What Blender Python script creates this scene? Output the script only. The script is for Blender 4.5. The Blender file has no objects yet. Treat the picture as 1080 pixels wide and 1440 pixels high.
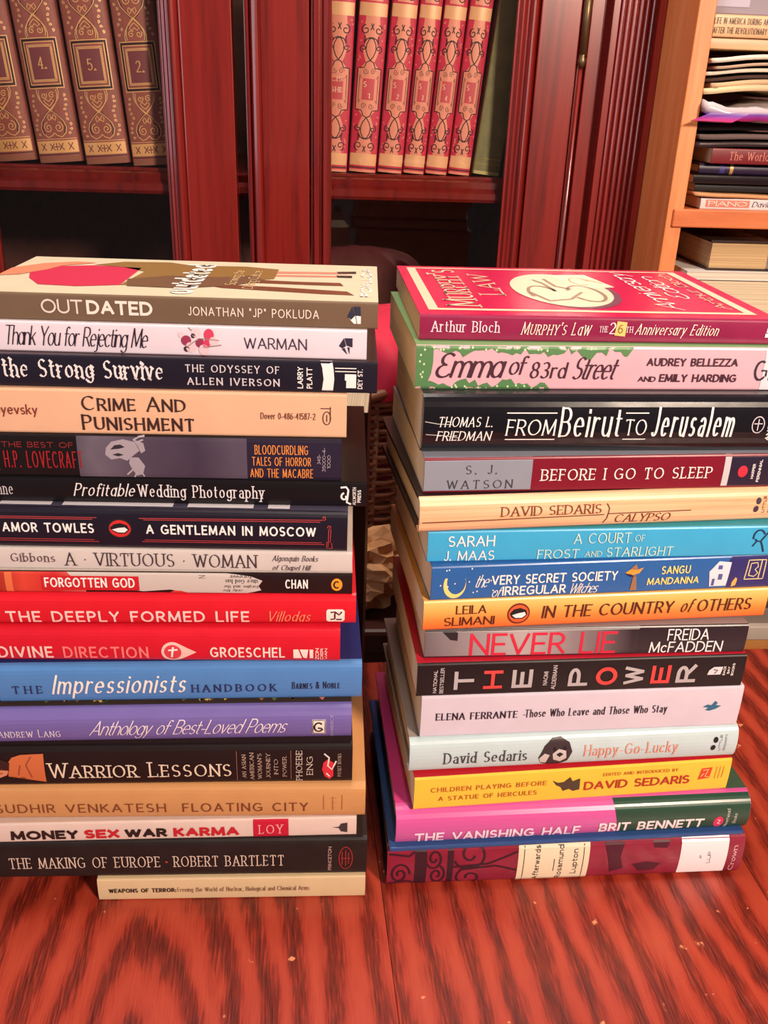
import bpy, bmesh, math, random
from mathutils import Vector, Matrix
from mathutils import noise as mnoise
random.seed(7)
R = math.radians
scene = bpy.context.scene
col = scene.collection

# ------------------------------------------------------------------ camera
PITCH, ROLL, CAM_H, F_PX = R(24.7), R(2.0), 0.485, 1275.0
fw = Vector((0, math.cos(PITCH), -math.sin(PITCH)))
dn = Vector((0, -math.sin(PITCH), -math.cos(PITCH)))
rt = Vector((1, 0, 0))
cr = rt * math.cos(ROLL) - dn * math.sin(ROLL)
cd = rt * math.sin(ROLL) + dn * math.cos(ROLL)
cam_data = bpy.data.cameras.new('camera')
cam = bpy.data.objects.new('camera', cam_data); col.objects.link(cam)
cam_data.sensor_width = 36.0
cam_data.lens = 36.0 * F_PX / 1440.0
cam_data.clip_start = 0.01
m = Matrix((cr, -cd, -fw)).transposed().to_4x4()
m.translation = Vector((0, 0, CAM_H))
cam.matrix_world = m
scene.camera = cam

# ------------------------------------------------------------------ world, lights, exposure
world = bpy.data.worlds.new('room_ambient'); scene.world = world
world.use_nodes = True
bg = world.node_tree.nodes['Background']
bg.inputs[0].default_value = (0.95, 0.80, 0.78, 1); bg.inputs[1].default_value = 0.11

def area_light(name, loc, target, size, size_y, power, color):
    d = bpy.data.lights.new(name, 'AREA'); d.shape = 'RECTANGLE'; d.size = size; d.size_y = size_y
    d.energy = power; d.color = color
    o = bpy.data.objects.new(name, d); col.objects.link(o)
    o.location = loc
    o.rotation_euler = (Vector(target) - Vector(loc)).to_track_quat('-Z', 'Y').to_euler()
    return o
# ceiling 2.45 m above the floor, floor lamp 1.85 m tall behind the camera's right, window in the left wall behind the camera
area_light('ceiling_lamp_offscreen', (0.0, 0.70, 1.68), (0.0, 0.55, 0.0), 0.30, 0.30, 22.0, (1.0, 0.86, 0.76))
area_light('standing_lamp_offscreen', (0.95, -0.70, 1.12), (0.0, 0.9, 0.35), 0.24, 0.24, 62.0, (1.0, 0.79, 0.62))
area_light('window_left_offscreen', (-2.0, -1.1, 0.85), (0.0, 0.7, 0.2), 1.0, 1.3, 20.0, (0.90, 0.88, 1.0))
scene.view_settings.view_transform = 'Standard'
scene.view_settings.look = 'None'
scene.view_settings.gamma = 1.0
scene.view_settings.use_curve_mapping = False
scene.view_settings.exposure = -0.25

# ------------------------------------------------------------------ materials
def lin(c):
    def g(v):
        v /= 255.0
        return v / 12.92 if v <= 0.04045 else ((v + 0.055) / 1.055) ** 2.4
    return (g(c[0]), g(c[1]), g(c[2]), 1.0)
MATS = {}
def nodes_of(name):
    mt = bpy.data.materials.new(name); mt.use_nodes = True
    nt = mt.node_tree
    return mt, nt, nt.nodes['Principled BSDF']
def mat(c, rough=0.5, metal=0.0, coat=0.0, spec=0.5):
    """plain printed ink / painted surface"""
    key = ('m', tuple(c), rough, metal, coat, spec)
    if key not in MATS:
        mt, nt, b = nodes_of('ink_%d_%d_%d' % tuple(c))
        b.inputs['Base Color'].default_value = lin(c)
        b.inputs['Roughness'].default_value = rough
        b.inputs['Metallic'].default_value = metal
        b.inputs['Coat Weight'].default_value = coat
        b.inputs['Specular IOR Level'].default_value = spec
        MATS[key] = mt
    return MATS[key]
def cover_mat(c, rough=0.38, coat=0.0, wear=0.05):
    """laminated cover: fine mottling, faint relief, scuffs"""
    key = ('c', tuple(c), rough, coat, wear)
    if key not in MATS:
        mt, nt, b = nodes_of('cover_%d_%d_%d' % tuple(c))
        tc = nt.nodes.new('ShaderNodeTexCoord')
        nz = nt.nodes.new('ShaderNodeTexNoise'); nz.inputs['Scale'].default_value = 60; nz.inputs['Detail'].default_value = 5
        nt.links.new(tc.outputs['Object'], nz.inputs['Vector'])
        mx = nt.nodes.new('ShaderNodeMix'); mx.data_type = 'RGBA'
        l = lin(c)
        mx.inputs[6].default_value = tuple(v * (1 - wear * 2) for v in l[:3]) + (1,)
        mx.inputs[7].default_value = tuple(min(1, v * (1 + wear) + wear * 0.05) for v in l[:3]) + (1,)
        nt.links.new(nz.outputs['Fac'], mx.inputs[0])
        nt.links.new(mx.outputs[2], b.inputs['Base Color'])
        n2 = nt.nodes.new('ShaderNodeTexNoise'); n2.inputs['Scale'].default_value = 14; n2.inputs['Detail'].default_value = 3
        nt.links.new(tc.outputs['Object'], n2.inputs['Vector'])
        bp = nt.nodes.new('ShaderNodeBump'); bp.inputs['Strength'].default_value = 0.12; bp.inputs['Distance'].default_value = 0.004
        nt.links.new(n2.outputs['Fac'], bp.inputs['Height']); nt.links.new(bp.outputs['Normal'], b.inputs['Normal'])
        b.inputs['Roughness'].default_value = rough
        b.inputs['Specular IOR Level'].default_value = .4
        b.inputs['Coat Weight'].default_value = coat
        MATS[key] = mt
    return MATS[key]
def ramp_mat(name, axis, lo, hi, stops, rough=0.38, wobble=0.0):
    """printed colour gradient along one axis of the object"""
    mt, nt, b = nodes_of(name)
    tc = nt.nodes.new('ShaderNodeTexCoord'); sp = nt.nodes.new('ShaderNodeSeparateXYZ')
    nt.links.new(tc.outputs['Object'], sp.inputs[0])
    mr = nt.nodes.new('ShaderNodeMapRange'); mr.inputs[1].default_value = lo; mr.inputs[2].default_value = hi
    src = sp.outputs['XYZ'.index(axis)]
    if wobble:
        nz = nt.nodes.new('ShaderNodeTexNoise'); nz.inputs['Scale'].default_value = 35; nt.links.new(tc.outputs['Object'], nz.inputs['Vector'])
        ma = nt.nodes.new('ShaderNodeMath'); ma.operation = 'MULTIPLY_ADD'; ma.inputs[1].default_value = wobble
        nt.links.new(nz.outputs['Fac'], ma.inputs[0]); nt.links.new(src, ma.inputs[2]); src = ma.outputs[0]
    nt.links.new(src, mr.inputs[0])
    cr_ = nt.nodes.new('ShaderNodeValToRGB'); nt.links.new(mr.outputs[0], cr_.inputs[0])
    e = cr_.color_ramp.elements
    e[0].position, e[0].color = stops[0][0], lin(stops[0][1])
    e[1].position, e[1].color = stops[-1][0], lin(stops[-1][1])
    for p, c in stops[1:-1]:
        q = e.new(p); q.color = lin(c)
    nt.links.new(cr_.outputs[0], b.inputs['Base Color'])
    b.inputs['Roughness'].default_value = rough
    return mt
def page_mat(c, sc=(3, 3, 1400)):
    key = ('p', tuple(c), sc)
    if key not in MATS:
        mt, nt, b = nodes_of('page_edges_%d_%d_%d' % tuple(c))
        tc = nt.nodes.new('ShaderNodeTexCoord'); mp = nt.nodes.new('ShaderNodeMapping'); mp.inputs['Scale'].default_value = sc
        nt.links.new(tc.outputs['Object'], mp.inputs[0])
        nz = nt.nodes.new('ShaderNodeTexNoise'); nz.inputs['Scale'].default_value = 1.0; nz.inputs['Detail'].default_value = 3
        nt.links.new(mp.outputs[0], nz.inputs['Vector'])
        cr_ = nt.nodes.new('ShaderNodeValToRGB'); nt.links.new(nz.outputs['Fac'], cr_.inputs[0])
        l = lin(c)
        cr_.color_ramp.elements[0].position = 0.3; cr_.color_ramp.elements[0].color = tuple(v * 0.62 for v in l[:3]) + (1,)
        cr_.color_ramp.elements[1].position = 0.62; cr_.color_ramp.elements[1].color = l
        nt.links.new(cr_.outputs[0], b.inputs['Base Color'])
        bp = nt.nodes.new('ShaderNodeBump'); bp.inputs['Strength'].default_value = 0.25; bp.inputs['Distance'].default_value = 0.001
        nt.links.new(nz.outputs['Fac'], bp.inputs['Height']); nt.links.new(bp.outputs['Normal'], b.inputs['Normal'])
        b.inputs['Roughness'].default_value = 0.85
        MATS[key] = mt
    return MATS[key]
def wood(name, c_dark, c_mid, c_light, scale, band=0.0, rough=0.3, coat=0.0, per_object=True, bump=0.1, fine=(1, 1, 1), chips=None):
    """stained wood: long-grain fibres plus growth-ring bands; scale stretches object coordinates"""
    mt, nt, b = nodes_of(name)
    tc = nt.nodes.new('ShaderNodeTexCoord'); oi = nt.nodes.new('ShaderNodeObjectInfo')
    ad = nt.nodes.new('ShaderNodeVectorMath'); ad.operation = 'ADD'
    ml = nt.nodes.new('ShaderNodeMath'); ml.operation = 'MULTIPLY'; ml.inputs[1].default_value = 7.0 if per_object else 0.0
    nt.links.new(oi.outputs['Random'], ml.inputs[0])
    nt.links.new(tc.outputs['Object'], ad.inputs[0]); nt.links.new(ml.outputs[0], ad.inputs[1])
    mp = nt.nodes.new('ShaderNodeMapping'); mp.inputs['Scale'].default_value = scale
    nt.links.new(ad.outputs[0], mp.inputs[0])
    n1 = nt.nodes.new('ShaderNodeTexNoise'); n1.inputs['Scale'].default_value = 1.0; n1.inputs['Detail'].default_value = 6; n1.inputs['Roughness'].default_value = 0.65
    n1.inputs['Distortion'].default_value = 0.4
    nt.links.new(mp.outputs[0], n1.inputs['Vector'])
    fac = n1.outputs['Fac']
    if band:
        mp2 = nt.nodes.new('ShaderNodeMapping'); mp2.inputs['Scale'].default_value = fine
        nt.links.new(ad.outputs[0], mp2.inputs[0])
        wv = nt.nodes.new('ShaderNodeTexWave'); wv.wave_type = 'BANDS'; wv.bands_direction = 'X'; wv.wave_profile = 'SAW'
        wv.inputs['Scale'].default_value = 1.0; wv.inputs['Distortion'].default_value = 9.0; wv.inputs['Detail'].default_value = 2.5; wv.inputs['Detail Scale'].default_value = 0.8
        nt.links.new(mp2.outputs[0], wv.inputs['Vector'])
        mx = nt.nodes.new('ShaderNodeMix'); mx.inputs[0].default_value = band
        nt.links.new(n1.outputs['Fac'], mx.inputs[2]); nt.links.new(wv.outputs['Fac'], mx.inputs[3])
        fac = mx.outputs[0]
    cr_ = nt.nodes.new('ShaderNodeValToRGB'); nt.links.new(fac, cr_.inputs[0])
    e = cr_.color_ramp.elements
    e[0].position, e[0].color = 0.28, lin(c_dark); e[1].position, e[1].color = 0.72, lin(c_light)
    q = e.new(0.46); q.color = lin(c_mid)
    out = cr_.outputs[0]
    if chips:
        n3 = nt.nodes.new('ShaderNodeTexNoise'); n3.inputs['Scale'].default_value = 75; n3.inputs['Detail'].default_value = 4
        nt.links.new(ad.outputs[0], n3.inputs['Vector'])
        c3 = nt.nodes.new('ShaderNodeValToRGB'); c3.color_ramp.elements[0].position = 0.70; c3.color_ramp.elements[1].position = 0.74
        nt.links.new(n3.outputs['Fac'], c3.inputs[0])
        m3 = nt.nodes.new('ShaderNodeMix'); m3.data_type = 'RGBA'
        nt.links.new(c3.outputs[0], m3.inputs[0]); nt.links.new(out, m3.inputs[6]); m3.inputs[7].default_value = lin(chips)
        out = m3.outputs[2]
    nt.links.new(out, b.inputs['Base Color'])
    if bump:
        bp = nt.nodes.new('ShaderNodeBump'); bp.inputs['Strength'].default_value = bump; bp.inputs['Distance'].default_value = 0.002
        nt.links.new(fac, bp.inputs['Height']); nt.links.new(bp.outputs['Normal'], b.inputs['Normal'])
    b.inputs['Roughness'].default_value = rough
    b.inputs['Coat Weight'].default_value = coat; b.inputs['Coat Roughness'].default_value = 0.12
    return mt
def glass_mat():
    mt = bpy.data.materials.new('cabinet_glass'); mt.use_nodes = True
    nt = mt.node_tree; nt.nodes.clear()
    o = nt.nodes.new('ShaderNodeOutputMaterial'); mx = nt.nodes.new('ShaderNodeMixShader')
    fr = nt.nodes.new('ShaderNodeFresnel'); fr.inputs['IOR'].default_value = 1.5
    tr = nt.nodes.new('ShaderNodeBsdfTransparent'); tr.inputs[0].default_value = (0.98, 0.98, 0.98, 1)
    gl = nt.nodes.new('ShaderNodeBsdfGlossy'); gl.inputs['Roughness'].default_value = 0.02
    nt.links.new(fr.outputs[0], mx.inputs[0]); nt.links.new(tr.outputs[0], mx.inputs[1]); nt.links.new(gl.outputs[0], mx.inputs[2])
    nt.links.new(mx.outputs[0], o.inputs[0])
    return mt

def table_wood():
    mt, nt, b = nodes_of('table_wood')
    N = nt.nodes.new; Lk = nt.links.new
    tc = N('ShaderNodeTexCoord')
    mp = N('ShaderNodeMapping'); mp.inputs['Scale'].default_value = (17, 5.0, 0); Lk(tc.outputs['Object'], mp.inputs[0])
    wv = N('ShaderNodeTexWave'); wv.wave_type = 'RINGS'; wv.rings_direction = 'Z'; wv.wave_profile = 'SIN'
    wv.inputs['Scale'].default_value = 0.85; wv.inputs['Distortion'].default_value = 7.5; wv.inputs['Detail'].default_value = 4; wv.inputs['Detail Scale'].default_value = 1.0; wv.inputs['Detail Roughness'].default_value = .62
    Lk(mp.outputs[0], wv.inputs['Vector'])
    m2 = N('ShaderNodeMapping'); m2.inputs['Scale'].default_value = (700, 55, 20); Lk(tc.outputs['Object'], m2.inputs[0])
    n1 = N('ShaderNodeTexNoise'); n1.inputs['Scale'].default_value = 1; n1.inputs['Detail'].default_value = 3; Lk(m2.outputs[0], n1.inputs['Vector'])
    n2 = N('ShaderNodeTexNoise'); n2.inputs['Scale'].default_value = 9; n2.inputs['Detail'].default_value = 3; Lk(tc.outputs['Object'], n2.inputs['Vector'])
    b1 = N('ShaderNodeMath'); b1.operation = 'MULTIPLY_ADD'; b1.inputs[1].default_value = 1.1; b1.inputs[2].default_value = .25; Lk(wv.outputs['Fac'], b1.inputs[0])   # pore depth by ring
    b2 = N('ShaderNodeMath'); b2.operation = 'SUBTRACT'; b2.inputs[1].default_value = .56; Lk(n1.outputs['Fac'], b2.inputs[0])
    b3 = N('ShaderNodeMath'); b3.operation = 'MULTIPLY'; Lk(b1.outputs[0], b3.inputs[0]); Lk(b2.outputs[0], b3.inputs[1])
    a1 = N('ShaderNodeMath'); a1.operation = 'MULTIPLY_ADD'; a1.inputs[1].default_value = .85; a1.inputs[2].default_value = .53; Lk(b3.outputs[0], a1.inputs[0])
    a4 = N('ShaderNodeMath'); a4.operation = 'MULTIPLY_ADD'; a4.inputs[1].default_value = -.38; Lk(wv.outputs['Fac'], a4.inputs[0]); Lk(a1.outputs[0], a4.inputs[2])
    a3 = N('ShaderNodeMath'); a3.operation = 'MULTIPLY_ADD'; a3.inputs[1].default_value = .5; Lk(n2.outputs['Fac'], a3.inputs[0]); Lk(a4.outputs[0], a3.inputs[2])
    cr_ = N('ShaderNodeValToRGB'); Lk(a3.outputs[0], cr_.inputs[0]); e = cr_.color_ramp.elements
    e[0].position, e[0].color = .12, lin((74, 18, 12)); e[1].position, e[1].color = .86, lin((166, 62, 42))
    q = e.new(.42); q.color = lin((112, 32, 20)); q = e.new(.58); q.color = lin((146, 46, 30))
    n3 = N('ShaderNodeTexNoise'); n3.inputs['Scale'].default_value = 85; n3.inputs['Detail'].default_value = 3; Lk(tc.outputs['Object'], n3.inputs['Vector'])
    c3 = N('ShaderNodeValToRGB'); c3.color_ramp.elements[0].position = .71; c3.color_ramp.elements[1].position = .74; Lk(n3.outputs['Fac'], c3.inputs[0])
    m3 = N('ShaderNodeMix'); m3.data_type = 'RGBA'; Lk(c3.outputs[0], m3.inputs[0]); Lk(cr_.outputs[0], m3.inputs[6]); m3.inputs[7].default_value = lin((206, 130, 92))
    Lk(m3.outputs[2], b.inputs['Base Color'])
    bp = N('ShaderNodeBump'); bp.inputs['Strength'].default_value = .35; bp.inputs['Distance'].default_value = .002; Lk(a1.outputs[0], bp.inputs['Height']); Lk(bp.outputs['Normal'], b.inputs['Normal'])
    b.inputs['Roughness'].default_value = .31; b.inputs['Coat Weight'].default_value = .12; b.inputs['Coat Roughness'].default_value = .2
    Lk(bp.outputs['Normal'], b.inputs['Coat Normal'])
    return mt
M_TABLE = table_wood()
M_MAHOG = wood('mahogany', (80, 13, 12), (118, 24, 20), (136, 34, 26), (60, 60, 3), rough=0.28, coat=0.7, bump=0.05)
M_INTERIOR = wood('cabinet_inside_wood', (62, 30, 24), (84, 44, 36), (96, 52, 42), (50, 8, 30), rough=0.6, bump=0.05)
M_PINE = wood('orange_pine', (188, 98, 52), (214, 124, 70), (228, 146, 92), (50, 50, 4), rough=0.45, bump=0.06)
M_PINE_H = wood('orange_pine_shelf', (178, 86, 44), (204, 110, 60), (220, 132, 80), (4, 50, 50), rough=0.45, bump=0.06)
M_DARKWOOD = wood('dark_chest_wood', (34, 12, 10), (52, 20, 15), (66, 28, 20), (6, 40, 40), rough=0.45)
M_GLASS = glass_mat()
M_WICKER = wood('wicker', (70, 34, 18), (110, 60, 34), (142, 84, 50), (30, 30, 200), rough=0.55, bump=0.1)
M_FLOOR = wood('floor_wood', (60, 30, 20), (90, 48, 32), (110, 62, 42), (3, 40, 10), rough=0.5)
M_WALL = cover_mat((120, 92, 80), rough=0.9)
M_BRASS = mat((120, 100, 72), 0.4, 0.8)
PAGE_CREAM = page_mat((228, 206, 174)); PAGE_TAN = PAGE_GREY = PAGE_CREAM; PAGE_AGED = page_mat((204, 168, 122))
WHITE = mat((238, 232, 232), 0.5); CREAM = mat((238, 226, 200), 0.5); BLACK = mat((22, 18, 24), 0.5)

# ------------------------------------------------------------------ objects
def link(name, me, parent=None, m_=None):
    o = bpy.data.objects.new(name, me); col.objects.link(o)
    if parent is not None: o.parent = parent
    if m_ is not None:
        for k in (m_ if isinstance(m_, (list, tuple)) else [m_]): me.materials.append(k)
    return o
def mesh_obj(name, v, f, m_, parent=None, smooth=False, mi=None):
    me = bpy.data.meshes.new(name); me.from_pydata([tuple(p) for p in v], [], f); me.update()
    o = link(name, me, parent, m_)
    if mi: me.polygons.foreach_set('material_index', mi)
    if smooth: me.polygons.foreach_set('use_smooth', [True] * len(me.polygons))
    return o
def fix_normals(o):
    bm = bmesh.new(); bm.from_mesh(o.data); bmesh.ops.recalc_face_normals(bm, faces=bm.faces); bm.to_mesh(o.data); bm.free()
    return o
def tag(o, label=None, cat=None, group=None, kind=None):
    if label: o['label'] = label
    if cat: o['category'] = cat
    if group: o['group'] = group
    if kind: o['kind'] = kind
    return o
def empty(name, loc, rot=(0, 0, 0), label=None, cat=None, group=None):
    o = bpy.data.objects.new(name, None); col.objects.link(o); o.empty_display_size = 0.02
    o.location = loc; o.rotation_euler = rot
    return tag(o, label, cat, group)
class MB:
    def __init__(s): s.v, s.f = [], []
    def box(s, x0, x1, y0, y1, z0, z1):
        n = len(s.v)
        s.v += [(x, y, z) for z in (z0, z1) for y in (y0, y1) for x in (x0, x1)]
        s.f += [tuple(n + i for i in q) for q in ((0, 2, 3, 1), (4, 5, 7, 6), (0, 1, 5, 4), (2, 6, 7, 3), (0, 4, 6, 2), (1, 3, 7, 5))]
        return s
    def extrude(s, pts, z0, z1, axis='z'):
        """closed cross-section pulled along an axis; pts are the two other coordinates"""
        n, k = len(s.v), len(pts)
        def P(a, b, c): return (a, b, c) if axis == 'z' else ((c, a, b) if axis == 'x' else (a, c, b))
        s.v += [P(a, b, z0) for a, b in pts] + [P(a, b, z1) for a, b in pts]
        s.f += [(n + i, n + (i + 1) % k, n + k + (i + 1) % k, n + k + i) for i in range(k)]
        s.f += [tuple(n + i for i in range(k))[::-1], tuple(n + k + i for i in range(k))]
        return s
    def tube(s, pts, r, seg=6, closed=False):
        n = len(s.v); k = len(pts); pts = [Vector(p) for p in pts]
        for i, p in enumerate(pts):
            a = pts[(i - 1) % k] if (i or closed) else p; b = pts[(i + 1) % k] if (i < k - 1 or closed) else p
            t = (b - a).normalized(); u = t.orthogonal().normalized() if abs(t.z) > .9 else Vector((0, 0, 1)).cross(t).normalized(); w = t.cross(u)
            rr = r[i] if isinstance(r, (list, tuple)) else r
            s.v += [tuple(p + (u * math.cos(2 * math.pi * j / seg) + w * math.sin(2 * math.pi * j / seg)) * rr) for j in range(seg)]
        for i in range(k if closed else k - 1):
            for j in range(seg):
                a0, a1 = n + i * seg, n + ((i + 1) % k) * seg
                s.f.append((a0 + j, a0 + (j + 1) % seg, a1 + (j + 1) % seg, a1 + j))
        if not closed:
            s.f += [tuple(n + j for j in range(seg))[::-1], tuple(n + (k - 1) * seg + j for j in range(seg))]
        return s
    def build(s, name, m_, parent=None, bevel=0.0, smooth=False):
        o = fix_normals(mesh_obj(name, s.v, s.f, m_, parent, smooth))
        if bevel:
            md = o.modifiers.new('bevel', 'BEVEL'); md.width = bevel; md.segments = 2; md.limit_method = 'ANGLE'
        return o

# ------------------------------------------------------------------ drawn lettering: pen strokes, not font files
GL = {
'A': '.76|0,0 .38,1|.38,1 .76,0|.14,.34 .62,.34', 'B': '.58|0,0 0,1|0,1 .28,1 @.28,.76,.26,.24,90,-90 0,.52|0,.52 .32,.52 @.32,.26,.26,.26,90,-90 0,0',
'C': '.76|@.42,.5,.42,.5,48,312', 'D': '.72|0,0 0,1|0,1 .26,1 @.26,.5,.46,.5,90,-90 0,0', 'E': '.5|0,0 0,1|0,1 .5,1|0,.52 .43,.52|0,0 .5,0',
'F': '.48|0,0 0,1|0,1 .48,1|0,.52 .41,.52', 'G': '.8|@.42,.5,.42,.5,48,318|.76,.12 .76,.46 |.5,.46 .78,.46', 'H': '.68|0,0 0,1|.68,0 .68,1|0,.52 .68,.52',
'I': '0|0,0 0,1', 'J': '.38|.38,1 .38,.24 @.19,.24,.19,.24,0,-150', 'K': '.62|0,0 0,1|.58,1 0,.42|.18,.58 .62,0', 'L': '.48|0,1 0,0|0,0 .48,0',
'M': '.86|0,0 .06,1|.06,1 .43,.08|.43,.08 .8,1|.8,1 .86,0', 'N': '.7|0,0 0,1|0,1 .7,0|.7,0 .7,1', 'O': '.86|@.43,.5,.43,.5,90,450',
'P': '.54|0,0 0,1|0,1 .28,1 @.28,.74,.26,.26,90,-90 0,.48', 'Q': '.86|@.43,.5,.43,.5,90,450|.5,.25 .86,-.1',
'R': '.58|0,0 0,1|0,1 .28,1 @.28,.74,.26,.26,90,-90 0,.48|.26,.48 .6,0', 'S': '.54|@.27,.75,.25,.25,40,270 @.27,.25,.27,.25,90,-140',
'T': '.66|0,1 .66,1|.33,1 .33,0', 'U': '.68|0,1 0,.34 @.34,.34,.34,.34,180,360 .68,1', 'V': '.74|0,1 .37,0|.37,0 .74,1',
'W': '1.06|0,1 .27,0|.27,0 .53,.95|.53,.95 .79,0|.79,0 1.06,1', 'X': '.66|0,1 .66,0|0,0 .66,1', 'Y': '.66|0,1 .33,.48|.66,1 .33,.48|.33,.48 .33,0',
'Z': '.6|0,1 .6,1|.6,1 0,0|0,0 .6,0',
'a': '.46|.05,.54 @.24,.44,.21,.22,140,0 .45,0|.45,.38 .22,.38 @.22,.19,.2,.19,90,270 .45,.12', 'b': '.5|0,1 0,0|@.25,.33,.25,.33,160,-160',
'c': '.45|@.25,.33,.25,.33,45,315', 'd': '.5|.5,1 .5,0|@.25,.33,.25,.33,20,340', 'e': '.5|.02,.36 .48,.36 @.25,.33,.25,.33,8,315',
'f': '.3|.36,.93 @.24,.82,.13,.18,60,180 .11,0|0,.64 .32,.64', 'g': '.5|.5,.66 .5,-.06 @.25,-.06,.25,.24,0,-150|@.25,.33,.25,.33,20,340',
'h': '.46|0,0 0,1|0,.36 @.23,.4,.23,.26,180,0 .46,0', 'i': '0|0,0 0,.66|0,.86 0,.92', 'j': '.1|.1,.66 .1,-.1 @-.05,-.1,.15,.18,0,-120|.1,.86 .1,.92',
'k': '.45|0,0 0,1|.42,.66 0,.26|.16,.4 .46,0', 'l': '0|0,0 0,1', 'm': '.8|0,0 0,.66|0,.36 @.2,.4,.2,.26,180,0 .4,0|.4,.36 @.6,.4,.2,.26,180,0 .8,0',
'n': '.46|0,0 0,.66|0,.36 @.23,.4,.23,.26,180,0 .46,0', 'o': '.52|@.26,.33,.26,.33,90,450', 'p': '.5|0,.66 0,-.3|@.25,.33,.25,.33,160,-160',
'q': '.5|.5,.66 .5,-.3|@.25,.33,.25,.33,20,340', 'r': '.3|0,0 0,.66|0,.36 @.22,.4,.22,.26,180,60', 's': '.37|@.19,.49,.17,.17,40,270 @.19,.16,.19,.16,90,-140',
't': '.3|.11,.9 .11,.16 @.25,.16,.14,.16,180,290|0,.64 .3,.64', 'u': '.46|0,.66 0,.26 @.23,.26,.23,.26,180,360|.46,.66 .46,0', 'v': '.46|0,.66 .23,0|.23,0 .46,.66',
'w': '.7|0,.66 .18,0|.18,0 .35,.6|.35,.6 .52,0|.52,0 .7,.66', 'x': '.45|0,.66 .45,0|0,0 .45,.66', 'y': '.46|0,.66 .23,0|.46,.66 .1,-.3', 'z': '.42|0,.66 .42,.66|.42,.66 0,0|0,0 .42,0',
'0': '.56|@.28,.5,.28,.5,90,450', '1': '.2|0,.82 .2,1|.2,1 .2,0', '2': '.54|@.27,.72,.26,.28,160,-35 0,0|0,0 .56,0', '3': '.52|@.24,.76,.24,.24,140,-90|@.24,.26,.27,.26,90,-140',
'4': '.6|.46,0 .46,1|.46,1 0,.3|0,.3 .6,.3', '5': '.54|.5,1 .1,1|.1,1 .06,.56|.06,.52 @.26,.32,.27,.32,130,-140', '6': '.54|.46,.94 @.4,.36,.4,.62,85,180|@.27,.3,.27,.3,90,450',
'7': '.52|0,1 .52,1|.52,1 .16,0', '8': '.52|@.26,.76,.22,.24,90,450|@.26,.26,.26,.26,90,450', '9': '.54|@.27,.7,.27,.3,90,450|.53,.66 .3,0',
'.': '0|0,0 0,.06', ',': '.04|.04,.06 0,-.14', ':': '0|0,0 0,.06|0,.48 0,.54', "'": '.04|.04,1 0,.78', '"': '.16|.03,1 .03,.8|.16,1 .16,.8', '-': '.3|0,.34 .3,.34',
'&': '.74|.72,0 @.3,.8,.19,.2,220,-60 @.26,.27,.26,.27,90,300 .7,.52', '@': '.46|.46,.66 .46,0|@.23,.33,.23,.33,20,340', '#': '.6|@.34,.76,.26,.24,40,275 @.32,.26,.32,.27,95,330', '*': '.02|0,.44 .02,.5'}
def parse_glyph(s):
    parts = s.split('|'); strokes = []
    for st in parts[1:]:
        pts = []
        for tk in st.split():
            if tk[0] == '@':
                cx, cy, rx, ry, a0, a1 = map(float, tk[1:].split(','))
                n = max(4, int(abs(a1 - a0) / 20))
                for i in range(n + 1):
                    a = R(a0 + (a1 - a0) * i / n); pts.append((cx + rx * math.cos(a), cy + ry * math.sin(a)))
            else: pts.append(tuple(map(float, tk.split(','))))
        strokes.append(pts)
    return float(parts[0]), strokes
GLYPH = {k: parse_glyph(s) for k, s in GL.items()}
STY = {  # w pen width, thin hairline, pen angle, serif size, slant, track
'sans': dict(w=.13), 'light': dict(w=.085), 'bold': dict(w=.2), 'heavy': dict(w=.27), 'wide': dict(w=.15, track=.34), 'cond': dict(w=.17, track=.16),
'serif': dict(w=.15, thin=.055, pen=20, ser=.18), 'serifb': dict(w=.2, thin=.07, pen=15, ser=.18), 'serifl': dict(w=.115, thin=.045, pen=20, ser=.18, track=.3),
'ital': dict(w=.14, thin=.05, pen=25, ser=.07, slant=.25, track=.17), 'itals': dict(w=.13, slant=.2), 'script': dict(w=.12, thin=.04, pen=30, slant=.38, track=.08, join=1),
'brush': dict(w=.12, thin=.06, pen=20, slant=.12, track=.1, join=1), 'black': dict(w=.2, thin=.04, pen=35, track=.30, angular=1)}
def ribbon(V, Fc, pts, wf, put, cap=True, step=0.25):
    """flat pen stroke: quads along the polyline, width from stroke direction"""
    P = [Vector(pts[0])]
    for q in pts[1:]:
        q = Vector(q); d = (q - P[-1]).length
        if d < 1e-6: continue
        n = max(1, int(d / step + .5)); p0 = P[-1].copy()
        for i in range(1, n + 1): P.append(p0.lerp(q, i / n))
    if len(P) < 2: return
    if cap:
        for a, b in ((0, 1), (-1, -2)):
            t = (P[a] - P[b]).normalized(); w = wf(t)
            P[a] = P[a] + t * w * (0.5 if abs(t.x * t.y) < .1 else .25)
    n0 = len(V)
    for i, p in enumerate(P):
        t = (P[min(i + 1, len(P) - 1)] - P[max(i - 1, 0)])
        t = t.normalized() if t.length > 1e-9 else Vector((1, 0))
        h = wf(t) / 2; nn = Vector((-t.y, t.x))
        V.append(put(p + nn * h)); V.append(put(p - nn * h))
    for i in range(len(P) - 1):
        a = n0 + 2 * i; Fc.append((a, a + 1, a + 3, a + 2))
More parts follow.
